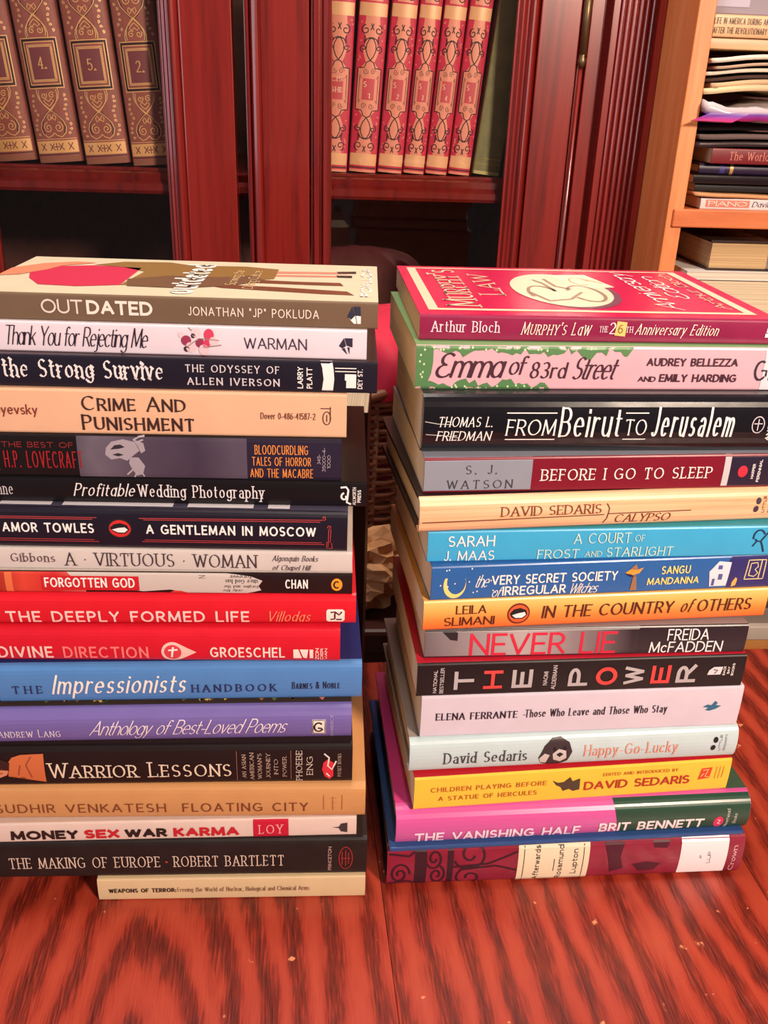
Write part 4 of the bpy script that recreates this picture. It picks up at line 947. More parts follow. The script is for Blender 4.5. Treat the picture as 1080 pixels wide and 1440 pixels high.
B = SA('hardcover_book', 'cornflower blue hardback with white italic title between navy capitals', (3, 506, -226.1, 445.1, 215.9, 4.62, 2, 508), .1441, .0269, .15, cover_mat((78, 128, 190), .35), cover_mat((38, 44, 104), .3), kind='hc', bulge=.002)
NV = mat((34, 44, 92))
B.write('THE', 22, 63, .32, .54, NV, dict(w=.17, thin=.08, pen=15, ser=.18, track=.7)); B.write('Impressionists', 75, 258, .30, .80, mat((238, 226, 220)), dict(w=.17, thin=.06, pen=25, ser=.07, slant=.22, track=.16)); B.write('HANDBOOK', 268, 387, .30, .52, NV, dict(w=.18, thin=.08, pen=15, ser=.18, track=.6)); B.write('Barnes & Noble', 409, 477, .36, .56, mat((26, 30, 60)), dict(w=.17, thin=.08, pen=15, ser=.08, sc=.78, track=.12))

def speckle(B, seed, cols, n, x0, x1):
    rd = random.Random(seed)
    for c in cols:
        B.poly([[(cx + .010 * math.cos(a_ + rd.uniform(-.4, .4)), cy + .022 * math.sin(a_ + rd.uniform(-.4, .4))) for a_ in (0, 1.6, 3.1, 4.7)] for cx, cy in [(rd.uniform(x0, x1), rd.uniform(.07, .22)) for _ in range(n)]], mat(c, .3), 2, 'printed_garden', True)
B = SA('hardcover_book', 'lavender purple hardback with script title and small square emblem', (0, 494, -227.5, 436.5, 212.7, 4.62, -12, 494), .1201, .0240, .15, cover_mat((108, 94, 160), .4), cover_mat((60, 46, 40), .3), kind='hc', bulge=.003, r=.006)
speckle(B, 3, ((214, 176, 90), (150, 110, 60), (90, 110, 70), (200, 120, 110)), 46, .02, .95)
B.write('Andrew Lang', 2, 88, .32, .56, mat((206, 196, 220)), dict(w=.13, thin=.06, pen=20, ser=.1, sc=.8)); B.write('Anthology of Best-Loved Poems', 126, 398, .34, .78, mat((222, 208, 220)), dict(w=.10, thin=.035, pen=30, slant=.42, track=.10, join=1))
B.rect(438, 457, .28, .72, mat((226, 214, 206)), 2, 'emblem', n=6); B.line([disc(447, .5, 6, .13, 18, 40, 340), [(452, .46), (446, .48)]], .0011, BLACK, 3, 'emblem'); B.line([[(439, .3), (456, .3), (456, .7), (439, .7), (439, .3)]], .0005, BLACK, 3, 'emblem')
B.write('GRAMERCY', 463, 468, .16, .84, mat((150, 138, 190)), 'cond', 90)

B = SA('paperback_book', 'near-black paperback with a figure in orange and cream small capitals', (0, 494, -230.7, 433.8, 216.5, 3.91, -20, 495), .0902, .0299, .145, cover_mat((27, 18, 19), .4), cover_mat((46, 32, 34)), bulge=.0015, r=.003)
B.poly([[(16, .30), (30, .30), (50, .26), (66, .14), (67, .86), (52, .82), (36, .84), (24, .78), (16, .62), (18, .46)]], mat((196, 104, 62), .5), 2, 'printed_figure'); B.poly([[(-14, .20), (0, .24), (14, .34), (18, .48), (8, .6), (-4, .58), (-14, .46)]], mat((206, 132, 96), .5), 2, 'printed_face'); B.poly([[(-16, .5), (0, .6), (12, .58), (18, .46), (20, .66), (4, .76), (-14, .68)]], mat((52, 26, 22), .5), 3, 'printed_hair')
B.line([[(4, .38), (9, .40)], [(6, .48), (10, .48)], [(48, .28), (42, .6), (50, .8)], [(30, .34), (34, .6)]], .0007, mat((140, 70, 50), .5), 4, 'printed_folds')
B.write('Warrior Lessons', 72, 324, .24, .64, mat((220, 200, 180)), dict(w=.11, thin=.045, pen=20, ser=.18, sc=.82, track=.22))
CL = mat((176, 150, 136))
B.write([('AN ASIAN', 339, 345, .2, .8), ('AMERICAN', 350, 356, .14, .84), ("WOMAN'S", 361, 367, .16, .82), ('JOURNEY', 373, 379, .18, .82), ('INTO', 384, 390, .28, .68), ('POWER', 396, 402, .22, .74)], 0, 0, 0, 0, CL, 'serif', 90); B.write([('PHOEBE', 415, 424, .10, .88), ('ENG', 430, 439, .26, .74)], 0, 0, 0, 0, mat((214, 196, 184)), 'serifl', 90)
B.line([[(332, .1), (332, .88)], [(408, .14), (408, .88)]], .0004, mat((130, 84, 76)), 2); B.poly([(452, .4), (456, .2), (463, .12), (468, .22), (465, .4), (468, .58), (460, .66), (454, .58)], mat((206, 44, 60)), 2, 'publisher_mark'); B.line([[(455, .8), (462, .7), (460, .5), (466, .4), (472, .62)], [(458, .3), (463, .2)]], .001, mat((220, 206, 200)), 3, 'publisher_mark'); B.write('POCKET BOOKS', 474, 479, .2, .8, CL, 'serif', 90)

B = SA('hardcover_book', 'caramel tan hardback with brown spaced capitals', (0, 513, -234.1, 432.8, 229.0, 3.38, -16, 513), .0641, .0261, .15, cover_mat((196, 142, 92), .4), cover_mat((196, 142, 92), .4), kind='hc', bulge=.0015, pages=PAGE_CREAM)
B.write('SUDHIR VENKATESH', -2, 233, .26, .54, mat((120, 62, 38)), dict(w=.12, track=.36)); B.write('FLOATING CITY', 256, 432, .26, .54, mat((120, 62, 38)), dict(w=.12, track=.36))
B.line([[(454, .3), (454, .75)], [(480, .3), (480, .75)], [(463, .66), (472, .66)], [(464, .52), (471, .52)], [(466, .36), (470, .36)], [(467, .28), (467, .7)]], .0004, mat((168, 104, 66)), 2, 'publisher_mark')

B = SA('paperback_book', 'thin white paperback with heavy black and red words and a red box', (0, 500, -234.8, 428.9, 224.3, 4.39, -8, 501), .0490, .0151, .14, cover_mat((214, 192, 184), .4), cover_mat((200, 176, 166)))
HB = dict(w=.27, track=.27)
BK2, RD2 = mat((40, 24, 24)), mat((186, 32, 44))
B.write('MONEY', 17, 110, .16, .66, BK2, HB); B.write('SEX', 118, 167, .16, .66, RD2, HB); B.write('WAR', 174, 233, .16, .66, BK2, HB); B.write('KARMA', 242, 334, .16, .66, RD2, HB)
B.rect(354, 404, .02, .98, mat((186, 28, 56), .4), 1, 'red_box'); B.write('LOY', 362, 396, .22, .72, mat((236, 160, 160)), dict(w=.13, thin=.06, pen=20, ser=.18, track=.4))
B.poly([[(466, .50), (476, .53), (479, .7), (488, .74), (488, .2), (479, .26), (476, .45)]], mat((60, 50, 54)), 2, 'publisher_mark')

B = SA('hardcover_book', 'thick black book with one line of small cream serif capitals', (0, 514, -239.2, 428.7, 235.8, 3.56, 1, 515), .0181, .0309, .155, cover_mat((27, 19, 19), .45, wear=.15), cover_mat((46, 34, 34)), bulge=.0012, r=.003, pages=PAGE_CREAM)
B.write('THE MAKING OF EUROPE', 18, 225, .32, .62, mat((206, 184, 170)), dict(w=.12, thin=.05, pen=20, ser=.18, track=.26)); B.write('*', 232, 236, .34, .6, RED_D, 'bold'); B.write('ROBERT BARTLETT', 244, 398, .32, .62, mat((206, 184, 170)), dict(w=.12, thin=.05, pen=20, ser=.18, track=.26))
B.write('PRINCETON', 460, 465, .16, .82, mat((170, 140, 134)), 'cond', 90); B.line([disc(485, .5, 9.5, .3, 24) + [(494.5, .5)], [(480, .32), (480, .68)], [(485, .28), (485, .72)], [(489, .34), (489, .66)], [(478, .5), (492, .5)]], .0006, mat((150, 40, 46)), 2, 'publisher_mark')

B = SA('paperback_book', 'short cream paperback with tiny lettering lying flat on the table', (140, 513, -177.3, 430.6, 173.8, 3.64, 140, 513), .0, .0181, .14, cover_mat((206, 180, 142), .45), cover_mat((206, 180, 142), .45))
B.write('WEAPONS OF TERROR:', 155, 248, .40, .60, BK2, dict(w=.24, track=.22)); B.write('Freeing the World of Nuclear, Biological and Chemical Arms', 250, 434, .40, .62, mat((128, 92, 68)), dict(w=.13, track=.14))

# ------------------------------------------------------------------ stack topped by the crimson cover
GB = 'books in the stack topped by a crimson cover'
def SB(name, label, ruler, z, T, W, spine, top=None, **k): return Book(name, label, ruler, z, T, W, spine, top, group=GB, **k)
B = SB('paperback_book', 'crimson paperback with cream-framed cover and plum spine topping its stack', (589, 1090, 16.4, 510.2, 210.5, 4.89, 589, 1091), .3589, .0146, .158, cover_mat((142, 30, 74), .3, wear=.12), cover_mat((210, 30, 84), .22), pages=PAGE_CREAM)
PW = mat((240, 206, 222))
B.write('Arthur Bloch', 605, 698, .34, .78, PW, dict(STY['serif'], track=.24)); B.write("Murphy's Law", 728, 823, .28, .78, mat((246, 220, 210)), dict(w=.11, thin=.05, pen=25, ser=.1, slant=.18, sc=.8, track=.05)); B.write('THE', 836, 848, .42, .66, PW, 'serif'); B.write('2', 850, 859, .34, .82, PW, 'serif'); B.write('TH', 873, 883, .42, .66, PW, 'serif'); B.write('Anniversary Edition', 886, 1003, .34, .78, mat((246, 220, 210)), dict(STY['ital'], track=.2))
B.poly([(858, .3), (873, .26), (874, .82), (860, .86)], mat((222, 190, 110), .6), 3, 'correction_sticker'); B.write('6', 862, 869, .38, .74, mat((140, 100, 50)), 'sans', 0, 4)
B.poly([[(1072, .3), (1085, .3), (1085, .46), (1072, .46)], [(1073, .5), (1084, .5), (1080, .72), (1074, .74)]], WHITE, 2, 'publisher_mark')
CRM = mat((244, 214, 186), .3)
B.rect(.030, .058, .075, .955, CRM, 1, 'cover_frame', True); B.rect(.930, .958, .075, .955, CRM, 1, 'cover_frame', True); B.rect(.058, .930, .075, .105, CRM, 1, 'cover_frame', True); B.rect(.058, .930, .935, .955, CRM, 1, 'cover_frame', True);
B.write("Murphy's", .085, .185, .14, .90, CRM, dict(w=.11, thin=.04, pen=20, ser=.18, sc=.78, track=.06), 90, 3, 'cover_lettering', True); B.write('Law', .205, .285, .36, .80, CRM, dict(w=.11, thin=.04, pen=20, ser=.18, sc=.82, track=.06), 90, 3, 'cover_lettering', True)
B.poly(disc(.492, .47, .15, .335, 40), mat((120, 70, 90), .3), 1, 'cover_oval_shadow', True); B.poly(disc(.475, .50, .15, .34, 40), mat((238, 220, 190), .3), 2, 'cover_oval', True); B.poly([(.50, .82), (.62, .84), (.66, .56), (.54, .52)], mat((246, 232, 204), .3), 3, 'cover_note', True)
B.line([disc(.41, .40, .045, .16, 16, 200, 20) + [(.44, .62), (.42, .7)], [(.37, .42), (.40, .26), (.47, .30), (.53, .44)], [(.46, .72), (.47, .56), (.51, .5)], disc(.54, .42, .05, .16, 16, 160, -150)], .0022, mat((150, 124, 104), .3), 4, 'cover_numeral', True)
B.line([disc(.57, .68, .03, .08, 14, 0, 300), [(.60, .72), (.64, .64)]], .0012, mat((206, 160, 90), .3), 4, 'cover_note_mark', True)
B.write('Anniversary', .700, .770, .13, .90, WHITE, 'script', 90, 3, 'cover_lettering', True); B.write('Edition', .790, .850, .34, .82, WHITE, 'script', 90, 3, 'cover_lettering', True); B.write('Arthur Bloch', .875, .912, .16, .90, CRM, 'serif', 90, 3, 'cover_lettering', True)

GRN = mat((84, 128, 82), .4)
B = SB('paperback_book', 'pink paperback with leafy green edges and handwritten plum title', (583, 1080, 14.9, 498.0, 210.4, 5.99, 583, 1098), .3336, .0253, .15, cover_mat((220, 170, 184), .38), cover_mat((112, 154, 104)), pages=PAGE_CREAM)
B.poly(jag(583, 878, .84, .11, 46, 4, .995), GRN, 1, 'printed_leaves'); B.poly(jag(583, 768, .15, .10, 30, 6, .005), GRN, 1, 'printed_leaves'); B.poly([[(583, .05), (598, .1), (596, .24), (604, .36), (597, .5), (606, .62), (600, .75), (606, .95), (583, .97)]], GRN, 1, 'printed_leaves')
rd = random.Random(5); B.poly([disc(rd.uniform(588, 760), rd.choice((rd.uniform(.03, .1), rd.uniform(.9, .97))), 1.6, .03, 6) for _ in range(26)] + [disc(588 + rd.uniform(0, 6), rd.uniform(.2, .8), 1.4, .03, 6) for _ in range(6)], mat((196, 216, 176), .4), 2, 'printed_buds')
B.write('Emma', 608, 700, .26, .86, mat((64, 30, 48)), dict(w=.12, thin=.06, pen=20, slant=.25, track=.04, join=1)); B.write('of', 708, 730, .34, .80, mat((64, 30, 48)), dict(w=.12, thin=.06, pen=20, slant=.2, track=.04, join=1)); B.write('83rd', 738, 788, .26, .66, mat((64, 30, 48)), dict(w=.13, thin=.07, pen=20, slant=.12, track=.12)); B.write('Street', 796, 856, .24, .78, mat((64, 30, 48)), dict(w=.12, thin=.06, pen=20, slant=.25, track=.06, join=1))
B.write([('AUDREY BELLEZZA', 899, 1028, .57, .76), ('EMILY HARDING', 920, 1030, .20, .39)], 0, 0, 0, 0, mat((66, 34, 50)), dict(w=.18, track=.24)); B.write('AND', 890, 915, .20, .33, mat((66, 34, 50)), dict(w=.18, track=.22))
B.rect(1066, 1098, .02, .98, mat((222, 210, 222), .4), 1); B.line([disc(1063, .48, 8, .22, 16, 60, 320), [(1071, .34), (1071, .48), (1064, .48)]], .0012, mat((50, 34, 56)), 3, 'publisher_mark'); B.write('GALLERY', 1075, 1079, .24, .76, mat((70, 54, 76)), 'cond', 90)

B = SB('paperback_book', 'thick glossy black paperback with large white italic and condensed title', (592, 1080, 20.1, 487.9, 209.2, 6.19, 592, 1098), .2983, .0353, .135, cover_mat((20, 18, 25), .18, .4), cover_mat((40, 38, 44)), bulge=.003, r=.006, pages=PAGE_CREAM)
CI = dict(w=.13, thin=.045, pen=20, ser=.09, slant=.16, track=.02)
B.write([('THOMAS L.', 611, 684, .49, .66), ('FRIEDMAN', 610, 683, .25, .42)], 0, 0, 0, 0, WHITE, CI); B.write('FROM', 703, 770, .34, .62, WHITE, dict(w=.11, thin=.05, pen=20, ser=.08, slant=.08, track=.1)); B.write('TO', 866, 896, .34, .62, WHITE, dict(w=.11, thin=.05, pen=20, ser=.08, track=.1))
CB2 = dict(w=.155, thin=.07, pen=10, ser=.06, slant=.05, track=.1)
B.write('Beirut', 775, 860, .31, .82, WHITE, CB2); B.write('Jerusalem', 903, 1018, .31, .82, WHITE, CB2); B.line([[(703, .72), (771, .72)], [(703, .27), (771, .27)], [(865, .72), (897, .72)], [(865, .27), (897, .27)]], .0006, WHITE, 2)
B.line([disc(1053, .52, 8.5, .14, 22) + [(1061.5, .52)], [(1053, .62), (1053, .42)], [(1047, .54), (1059, .54)]], .0006, mat((200, 190, 200)), 2, 'publisher_mark'); B.write([('ANCHOR', 1067, 1073, .24, .8), ('BOOKS', 1077, 1083, .28, .74)], 0, 0, 0, 0, WHITE, 'cond', 90)
B.line([[(594, .58), (612, .54), (630, .53)], [(596, .36), (620, .34), (640, .30)]], .0004, mat((190, 186, 190)), 2, 'crease')

B = SB('paperback_book', 'paperback spine with silver grey, crimson and navy blocks', (596, 1079, 22.6, 480.6, 210.7, 7.63, 595, 1080), .2766, .0217, .14, cover_mat((122, 20, 42), .3), cover_mat((138, 142, 158)), pages=PAGE_CREAM)
B.rect(595, 740, .0, 1, cover_mat((138, 142, 158), .3), 1); B.rect(1009, 1018, 0, 1, mat((196, 190, 196), .3), 1); B.rect(1018, 1080, 0, 1, mat((40, 32, 52), .3), 1)
B.write([('S. J.', 650, 692, .54, .80), ('WATSON', 626, 715, .12, .38)], 0, 0, 0, 0, mat((52, 56, 74)), dict(w=.12, thin=.05, pen=20, ser=.11, track=.5)); B.write('BEFORE I GO TO SLEEP', 753, 993, .32, .66, mat((240, 222, 220)), dict(w=.14, thin=.06, pen=20, ser=.18, track=.34))
B.poly([disc(1037, .5, 7, .17)], mat((214, 40, 62)), 2, 'publisher_mark'); B.write([('HARPER', 1050, 1054, .28, .72), ('PERENNIAL', 1059, 1063, .18, .84)], 0, 0, 0, 0, WHITE, 'cond', 90)

def woodgrain():
    return wood('printed_woodgrain', (206, 138, 104), (228, 176, 136), (240, 202, 164), (6, 30, 260), rough=.4, bump=0)
B = SB('hardcover_book', 'hardback with pale wood-grain printed spine and brown capitals', (588, 1080, 20.2, 472.1, 219.1, 9.47, 588, 1094), .2546, .0220, .142, woodgrain(), cover_mat((36, 24, 26)), kind='hc', bulge=.002, pages=PAGE_CREAM)
BRN = mat((122, 66, 44)); B.write('DAVID SEDARIS', 696, 833, .46, .74, BRN, dict(w=.12, thin=.05, pen=20, ser=.18, track=.22)); B.write('CALYPSO', 853, 931, .16, .42, BRN, dict(w=.12, thin=.05, pen=20, ser=.1, slant=.2, track=.24)); B.line([[(592, .36), (700, .38), (838, .42)], [(840, .74), (844, .6), (842, .3), (838, .16)], [(844, .44), (960, .46)]], .0006, mat((92, 46, 34)), 2)
B.poly([disc(1055, .42, 3.6, .1, 14), disc(1057, .66, 3.6, .1, 14)], mat((60, 50, 66)), 2, 'publisher_mark'); B.write([('LITTLE', 1064, 1068, .3, .8), ('BROWN', 1073, 1077, .3, .8)], 0, 0, 0, 0, BRN, 'cond', 90)

B = SB('paperback_book', 'sky blue paperback with pale lettering and a dark running figure', (600, 1080, 26.3, 475.5, 213.0, 6.78, 600, 1092), .2344, .0202, .14, cover_mat((62, 166, 214), .35), cover_mat((58, 150, 168)), pages=PAGE_CREAM)
B.write([('SARAH', 627, 690, .52, .86), ('J. MAAS', 622, 691, .05, .38)], 0, 0, 0, 0, WHITE, dict(w=.13, thin=.08, pen=20, ser=.06, track=.2)); LC = mat((190, 222, 214)); B.write([('A COURT', 798, 878, .54, .88), ('FROST', 750, 808, .05, .37), ('STARLIGHT', 846, 940, .08, .40)], 0, 0, 0, 0, LC, dict(w=.12, thin=.06, pen=20, ser=.08, track=.2)); B.write([('OF', 883, 897, .58, .80), ('AND', 816, 840, .09, .29)], 0, 0, 0, 0, LC, dict(w=.12, thin=.06, pen=20, ser=.08, track=.2))
B.line([disc(1060, .66, 8, .22, 14, 200, 20), [(1053, .34), (1058, .52), (1064, .5), (1067, .36), (1071, .14)], [(1064, .52), (1068, .66), (1073, .82)], [(1058, .52), (1055, .58)]], .0010, mat((20, 44, 80)), 2, 'running_figure')

B = SB('paperback_book', 'royal blue paperback with crescent moon, witch on a broom and house', (605, 1078, 29.4, 470.1, 215.3, 8.64, 605, 1080), .2115, .0229, .14, cover_mat((42, 96, 164), .32), cover_mat((42, 96, 164), .32), pages=PAGE_CREAM)
YL = mat((236, 214, 130)); mo, mi_ = disc(636, .46, 15, .40, 24, 150, 385), disc(638, .54, 12.5, .36, 24, 150, 385); mi_[0] = mo[0]; mi_[-1] = mo[-1]
B.poly([[mo[i], mo[i + 1], mi_[i + 1], mi_[i]] if 0 < i < 23 else ([mo[0], mo[1], mi_[1]] if i == 0 else [mo[23], mo[24], mi_[23]]) for i in range(24)], YL, 2, 'crescent_moon')
B.poly([disc(rd.uniform(612, 700), rd.uniform(.1, .95), 1, .025, 6) for _ in range(14)], WHITE, 2, 'stars')
B.write([('the', 662, 680, .36, .74), ('of', 686, 698, .04, .36), ('Witches', 792, 831, .05, .38)], 0, 0, 0, 0, WHITE, dict(w=.1, thin=.05, pen=25, slant=.3, track=.05, join=1)); B.write([('VERY SECRET SOCIETY', 685, 858, .42, .70), ('IRREGULAR', 701, 788, .08, .36)], 0, 0, 0, 0, WHITE, dict(w=.17, track=.24)); B.write([('SANGU', 919, 960, .54, .78), ('MANDANNA', 901, 975, .22, .44)], 0, 0, 0, 0, YL, dict(w=.17, track=.22))
B.poly([[(868, .62), (876, .74), (884, .7), (893, .76), (888, .6), (878, .54)]], mat((226, 150, 60)), 2, 'witch'); B.poly([[(874, .72), (882, .88), (886, .7)], [(880, .54), (884, .54), (888, .08), (878, .08)]], mat((150, 110, 80)), 3, 'witch'); B.poly([[(868, .6), (876, .5), (884, .5), (876, .58)]], mat((40, 30, 60)), 3, 'witch')
B.poly([(1018, .02), (1010, .3), (1016, .5), (1012, .75), (1018, .98), (1080, .98), (1080, .02)], mat((48, 46, 106), .32), 1, 'night_tree'); B.poly([[(992, .1), (1016, .1), (1014, .5), (1018, .82), (1000, .86), (996, .6), (988, .56), (990, .4), (998, .4)]], mat((226, 216, 230), .4), 2, 'white_house'); B.poly([[(1000, .62), (1006, .62), (1006, .74), (1000, .74)], [(1002, .3), (1008, .3), (1008, .48), (1002, .48)], [(994, .12), (998, .12), (998, .34), (994, .34)]], mat((80, 90, 150), .4), 3, 'house_windows'); B.poly([[(1024, .06), (1030, .1), (1031, .3), (1028, .36), (1024, .2)]], mat((226, 170, 90)), 2, 'lantern')
B.line([[(1041, .28), (1068, .28), (1068, .86), (1043, .86), (1041, .28)], [(1046, .4), (1047, .76), (1056, .78), (1058, .66), (1054, .58), (1059, .46), (1054, .36), (1046, .4)], [(1061, .3), (1062, .84)]], .0007, mat((216, 196, 140)), 2, 'publisher_mark')

B = SB('paperback_book', 'orange-yellow paperback with brown capitals and small oval emblem', (594, 1071, 25.7, 468.6, 219.2, 8.35, 594, 1073), .1913, .0202, .142, ramp_mat('sunset_spine', 'Z', .0, .0202, [(0, (222, 96, 44)), (.35, (230, 134, 60)), (.75, (234, 178, 96)), (1, (240, 196, 120))], .35), cover_mat((226, 170, 90)), pages=PAGE_CREAM)
BR2 = mat((84, 34, 22)); B.write([('LEILA', 637, 678, .54, .84), ('SLIMANI', 622, 690, .14, .45)], 0, 0, 0, 0, BR2, dict(w=.14, thin=.08, pen=20, track=.18)); T8 = dict(w=.15, thin=.08, pen=20, track=.2, slant=.06); B.write([('IN THE COUNTRY', 754, 938, .28, .72), ('OTHERS', 972, 1050, .28, .72)], 0, 0, 0, 0, BR2, T8); B.write('of', 948, 964, .28, .76, BR2, 'ital')
B.poly(disc(722, .48, 15.5, .36), mat((110, 40, 30)), 1, 'emblem'); B.poly(disc(722, .48, 13.5, .30), mat((220, 92, 48)), 2, 'emblem'); B.poly([(710, .5), (715, .64), (724, .68), (732, .6), (734, .44), (728, .3), (717, .3), (712, .38)], BLACK, 3, 'emblem_bird'); B.poly([(713, .44), (721, .5), (730, .54), (732, .44), (727, .34), (718, .34)], WHITE, 4, 'emblem_bird')

B = SB('paperback_book', 'grey and black paperback with thin tall red capitals', (596, 1043, 27.6, 469.7, 203.5, 5.56, 596, 1045), .1707, .0206, .14, cover_mat((40, 30, 38), .35), cover_mat((120, 110, 112)), pages=PAGE_CREAM)
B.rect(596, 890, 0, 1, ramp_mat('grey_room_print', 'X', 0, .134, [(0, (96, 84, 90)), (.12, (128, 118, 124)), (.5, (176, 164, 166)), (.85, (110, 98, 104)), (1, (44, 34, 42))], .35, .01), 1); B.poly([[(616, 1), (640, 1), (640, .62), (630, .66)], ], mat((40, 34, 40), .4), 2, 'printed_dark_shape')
B.write('NEVER LIE', 657, 860, .08, .86, mat((206, 38, 66)), dict(w=.12, track=.12)); B.write([('FREIDA', 931, 990, .50, .90), ('McFADDEN', 908, 1012, .06, .46)], 0, 0, 0, 0, mat((238, 228, 232)), dict(w=.12, track=.1))

B = SB('paperback_book', 'black paperback with sideways grey and red letters and red cover edge', (586, 1038, 24.3, 463.3, 208.7, 6.44, 585, 1041), .1466, .0241, .142, cover_mat((25, 17, 21), .42), cover_mat((186, 26, 48), .35), pages=PAGE_CREAM)
GYL, RDL = mat((176, 168, 172)), mat((214, 68, 66)); PS = dict(w=.19)
for ch, x0, x1, m_ in (('T', 635, 662, GYL), ('H', 675, 701, RDL), ('E', 714, 742, GYL), ('P', 792, 819, GYL), ('O', 830, 860, RDL), ('W', 869, 898, GYL), ('E', 908, 935, RDL), ('R', 944, 972, GYL)): B.write(ch, x0, x1, .20, .76, m_, PS, 90, name='title_letter')
B.write([('NATIONAL', 607, 612, .12, .82), ('BESTSELLER', 616, 621, .10, .88), ('NAOMI', 757, 763, .26, .68), ('ALDERMAN', 769, 775, .12, .86)], 0, 0, 0, 0, mat((206, 196, 200)), 'sans', 90)
B.poly([[(988, .42), (1007, .42), (1009, .66), (996, .66), (990, .56)]], mat((214, 206, 214)), 2, 'publisher_mark'); B.line([[(996, .58), (1002, .56), (998, .46)]], .0008, BLACK, 3, 'publisher_mark'); B.write([('BACK', 1010, 1013.5, .4, .68), ('BAY', 1016, 1019.5, .44, .66), ('BOOKS', 1022, 1025.5, .38, .76)], 0, 0, 0, 0, WHITE, 'cond', 90)

B = SB('paperback_book', 'white-lilac paperback with one black serif line and blue bird mark', (590, 1030, 27.6, 463.5, 208.0, 6.51, 590, 1034), .1153, .0313, .138, cover_mat((206, 196, 212), .4), cover_mat((214, 204, 214)), pages=PAGE_CREAM)
B.write([('ELENA FERRANTE - ', 610, 738, .42, .60), ('Those Who Leave and Those Who Stay', 731, 929, .42, .62)], 0, 0, 0, 0, mat((40, 28, 44)), dict(w=.18, thin=.07, pen=15, ser=.1, track=.16)); B.poly([[(980, .52), (986, .58), (992, .56), (996, .66), (1000, .62), (998, .56), (1006, .54), (998, .46), (990, .42), (984, .44), (988, .5)]], mat((44, 100, 130)), 2, 'bird_mark')

B = SB('hardcover_book', 'pale ice-blue hardback with salmon title and small dog portrait', (574, 1028, 21.4, 459.4, 218.3, 7.17, 574, 1029), .0899, .0254, .148, cover_mat((186, 206, 212), .35), cover_mat((150, 140, 134)), kind='hc', bulge=.0025, pages=PAGE_CREAM)
B.write('David Sedaris', 620, 733, .30, .66, mat((66, 66, 76)), 'serif'); B.write('Happy-Go-Lucky', 812, 944, .34, .70, mat((226, 150, 134)), dict(w=.14, thin=.06, pen=20, ser=.1, track=.16))
B.poly([(749, .36), (756, .72), (766, .92), (778, .94), (790, .80), (795, .52), (790, .22), (778, .08), (764, .10), (754, .16)], mat((52, 40, 46)), 2, 'dog_portrait'); B.poly([[(750, .34), (757, .5), (764, .44), (760, .18), (753, .2)], [(768, .48), (776, .62), (786, .56), (788, .32), (780, .2), (770, .28)]], mat((196, 186, 186)), 3, 'dog_portrait'); B.poly([[(773, .46), (778, .52), (783, .46), (778, .36)], disc(770, .62, 2, .06, 8), disc(784, .64, 2, .06, 8)], BLACK, 4, 'dog_portrait')
B.poly([disc(995, .42, 3.4, .09, 14), disc(997, .66, 3.4, .09, 14)], BLACK, 2, 'publisher_mark'); B.write([('LITTLE', 1003, 1006, .3, .8), ('BROWN', 1010, 1013, .3, .8)], 0, 0, 0, 0, mat((120, 120, 126)), 'cond', 90)

B = SB('paperback_book', 'yellow paperback with orange and red capitals and a dark sketch', (581, 1018, 25.6, 453.9, 213.9, 8.21, 581, 1020), .0643, .0256, .14, cover_mat((236, 190, 66), .38), cover_mat((182, 26, 40), .35), pages=PAGE_CREAM)
OB = mat((176, 104, 40)); B.write([('CHILDREN PLAYING BEFORE', 603, 760, .55, .70), ('A STATUE OF HERCULES', 614, 748, .26, .41)], 0, 0, 0, 0, OB, dict(w=.16, track=.36)); B.write('EDITED AND INTRODUCED BY', 838, 944, .72, .82, OB, 'wide'); B.write('DAVID SEDARIS', 813, 963, .30, .58, mat((170, 54, 36)), dict(w=.18, track=.26))
B.poly([[(768, .68), (776, .6), (784, .62), (792, .76), (796, .62), (806, .7), (807, .34), (798, .3), (792, .38), (784, .32), (780, .46), (774, .52)]], mat((70, 54, 40)), 2, 'sketch'); B.poly([[(975, .4), (978, .76), (993, .78), (991, .44)]], mat((206, 66, 44)), 2, 'publisher_mark'); B.line([[(980, .7), (988, .72), (984, .5), (990, .48)], [(978, .5), (982, .6)]], .0006, mat((250, 200, 120)), 3, 'publisher_mark')
B.line([[(999, .4), (1000, .8)], [(1004, .4), (1005, .8)], [(1009, .42), (1010, .78)]], .0006, mat((206, 150, 70)), 2, 'publisher_mark')

B = SB('hardcover_book', 'hardback with pink to violet spine turning dark green at one end', (556, 1042, 15.2, 452.8, 239.4, 6.40, 555, 1044), .0344, .0299, .155,
       ramp_mat('pink_violet_spine', 'Z', .0, .0299, [(0, (44, 40, 104)), (.16, (90, 60, 140)), (.32, (186, 92, 158)), (1, (200, 84, 150))], .28, .012), ramp_mat('pink_cover', 'X', .0, .235, [(0, (196, 60, 130)), (.55, (206, 90, 150)), (.58, (40, 76, 62)), (1, (60, 90, 70))], .28), kind='hc', bulge=.004, r=.007, pages=PAGE_CREAM)
B.cover.data.materials[1] = cover_mat((44, 74, 128), .3)
MB().box(-.004, B.L - .002, -.0058, B.W, .0, .0035).build('back_board', cover_mat((44, 74, 128), .3), B.root, bevel=.001)
V_, F_ = [], []
for i in range(25):
    t = .02 + .96 * i / 24; V_ += [B.S(1)(B.X(862 - 12 * t), t * B.T), B.S(1)(B.X(1043.5), t * B.T)]
mesh_obj('green_panel', V_, [(2 * i, 2 * i + 1, 2 * i + 3, 2 * i + 2) for i in range(24)], cover_mat((38, 70, 56), .28), B.root)
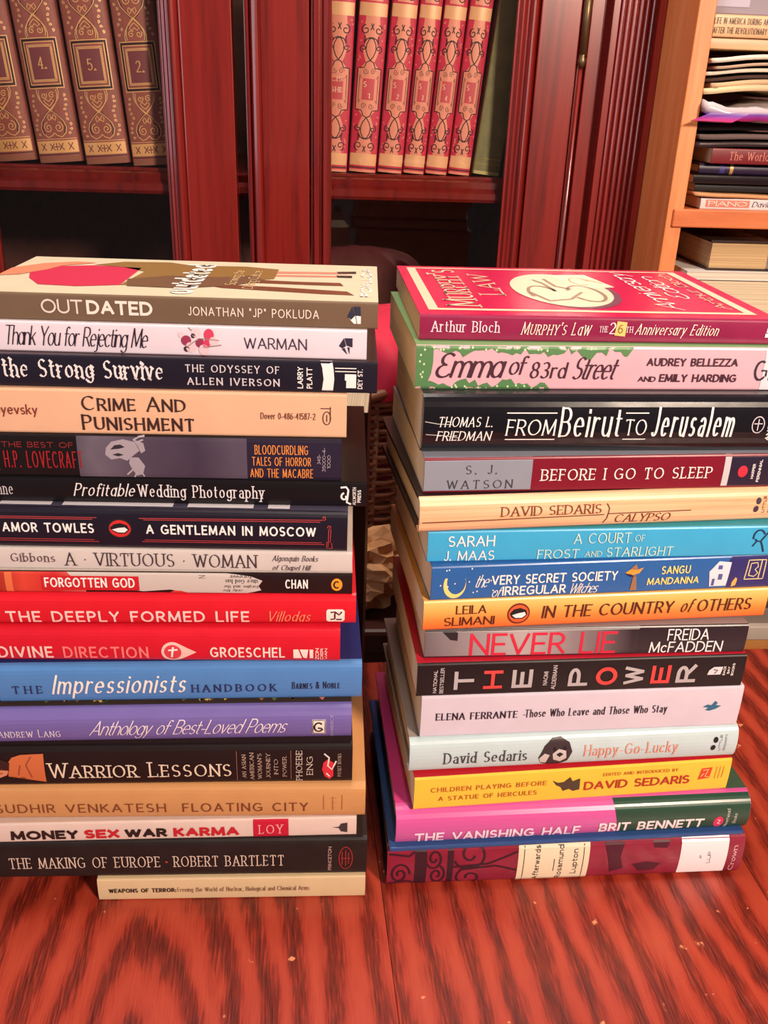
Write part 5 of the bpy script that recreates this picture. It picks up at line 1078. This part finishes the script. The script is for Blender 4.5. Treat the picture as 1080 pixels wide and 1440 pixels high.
B.write('THE VANISHING HALF', 580, 806, .18, .46, mat((236, 214, 236)), dict(w=.2, track=.3)); B.write('BRIT BENNETT', 832, 980, .22, .50, mat((236, 222, 226)), dict(w=.2, track=.24)); B.poly([disc(1001, .36, 7, .17, 18)], mat((206, 50, 96)), 2, 'red_dot'); B.line([[(999, .44), (1003, .42), (1000, .32), (1004, .3)]], .0006, WHITE, 3, 'red_dot'); B.write([('Riverhead', 1010, 1015, .18, .72), ('Books', 1021, 1026, .3, .6)], 0, 0, 0, 0, mat((206, 206, 200)), 'brush', 90)
B.poly([[(.56, .12), (.59, .06), (.68, .06), (.71, .12), (.63, .18)]], mat((226, 190, 130)), 1, 'printed_shape', True)

B = SB('hardcover_book', 'dark crimson library hardback with black scrolls and white labels, lowest in its stack', (544, 1029, 10.7, 450.7, 241.5, 5.34, 543, 1036), .0, .0344, .16, cover_mat((136, 24, 52), .3, wear=.2), cover_mat((32, 24, 38), .3), kind='hc', bulge=.002, pages=PAGE_CREAM)
IK = mat((50, 12, 28)); B.rect(580, 596, .06, .97, IK, 1, 'iron_bar'); B.rect(624, 632, .06, .97, IK, 1, 'iron_bar')
B.line([spiral(560, .35, 14, 1.6, 0, 1, 26, .021), spiral(606, .72, 12, 1.5, 180, 1, 26, .022), spiral(610, .3, 12, 1.5, 90, -1, 26, .022), spiral(656, .78, 24, 1.4, 200, 1, 28, .016), spiral(655, .2, 22, 1.4, 60, 1, 28, .014), [(545, .86), (572, .8), (580, .9)], [(632, .5), (680, .56), (719, .82)], [(640, .42), (690, .5), (719, .36)], [(545, .1), (570, .16), (580, .1)]], .0016, IK, 1, 'iron_scrolls')
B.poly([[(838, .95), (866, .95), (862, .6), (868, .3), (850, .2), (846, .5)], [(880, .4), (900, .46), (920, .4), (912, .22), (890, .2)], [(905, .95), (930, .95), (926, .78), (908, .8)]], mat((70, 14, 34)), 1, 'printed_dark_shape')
B.rect(720, 818, .04, .96, mat((222, 206, 178), .5), 2, 'title_label'); B.line([[(728, .06), (728, .94)], [(810, .06), (810, .94)], [(770, .3), (770, .62)]], .0005, BLACK, 3, 'label_rules'); B.write([('Afterwards', 742, 750, .06, .94), ('Rosamund', 774, 782, .06, .94), ('Lupton', 794, 802, .2, .84)], 0, 0, 0, 0, mat((44, 30, 34)), dict(w=.15, track=.3), 90)
B.rect(946, 1013, .02, .98, mat((232, 220, 226), .4), 2, 'library_label'); B.write([('F', 974, 978, .50, .58), ('LUP', 985, 990, .36, .66)], 0, 0, 0, 0, BLACK, 'sans', 90); B.write('Crown', 1019, 1026, .12, .78, mat((236, 190, 200)), 'serif', 90)
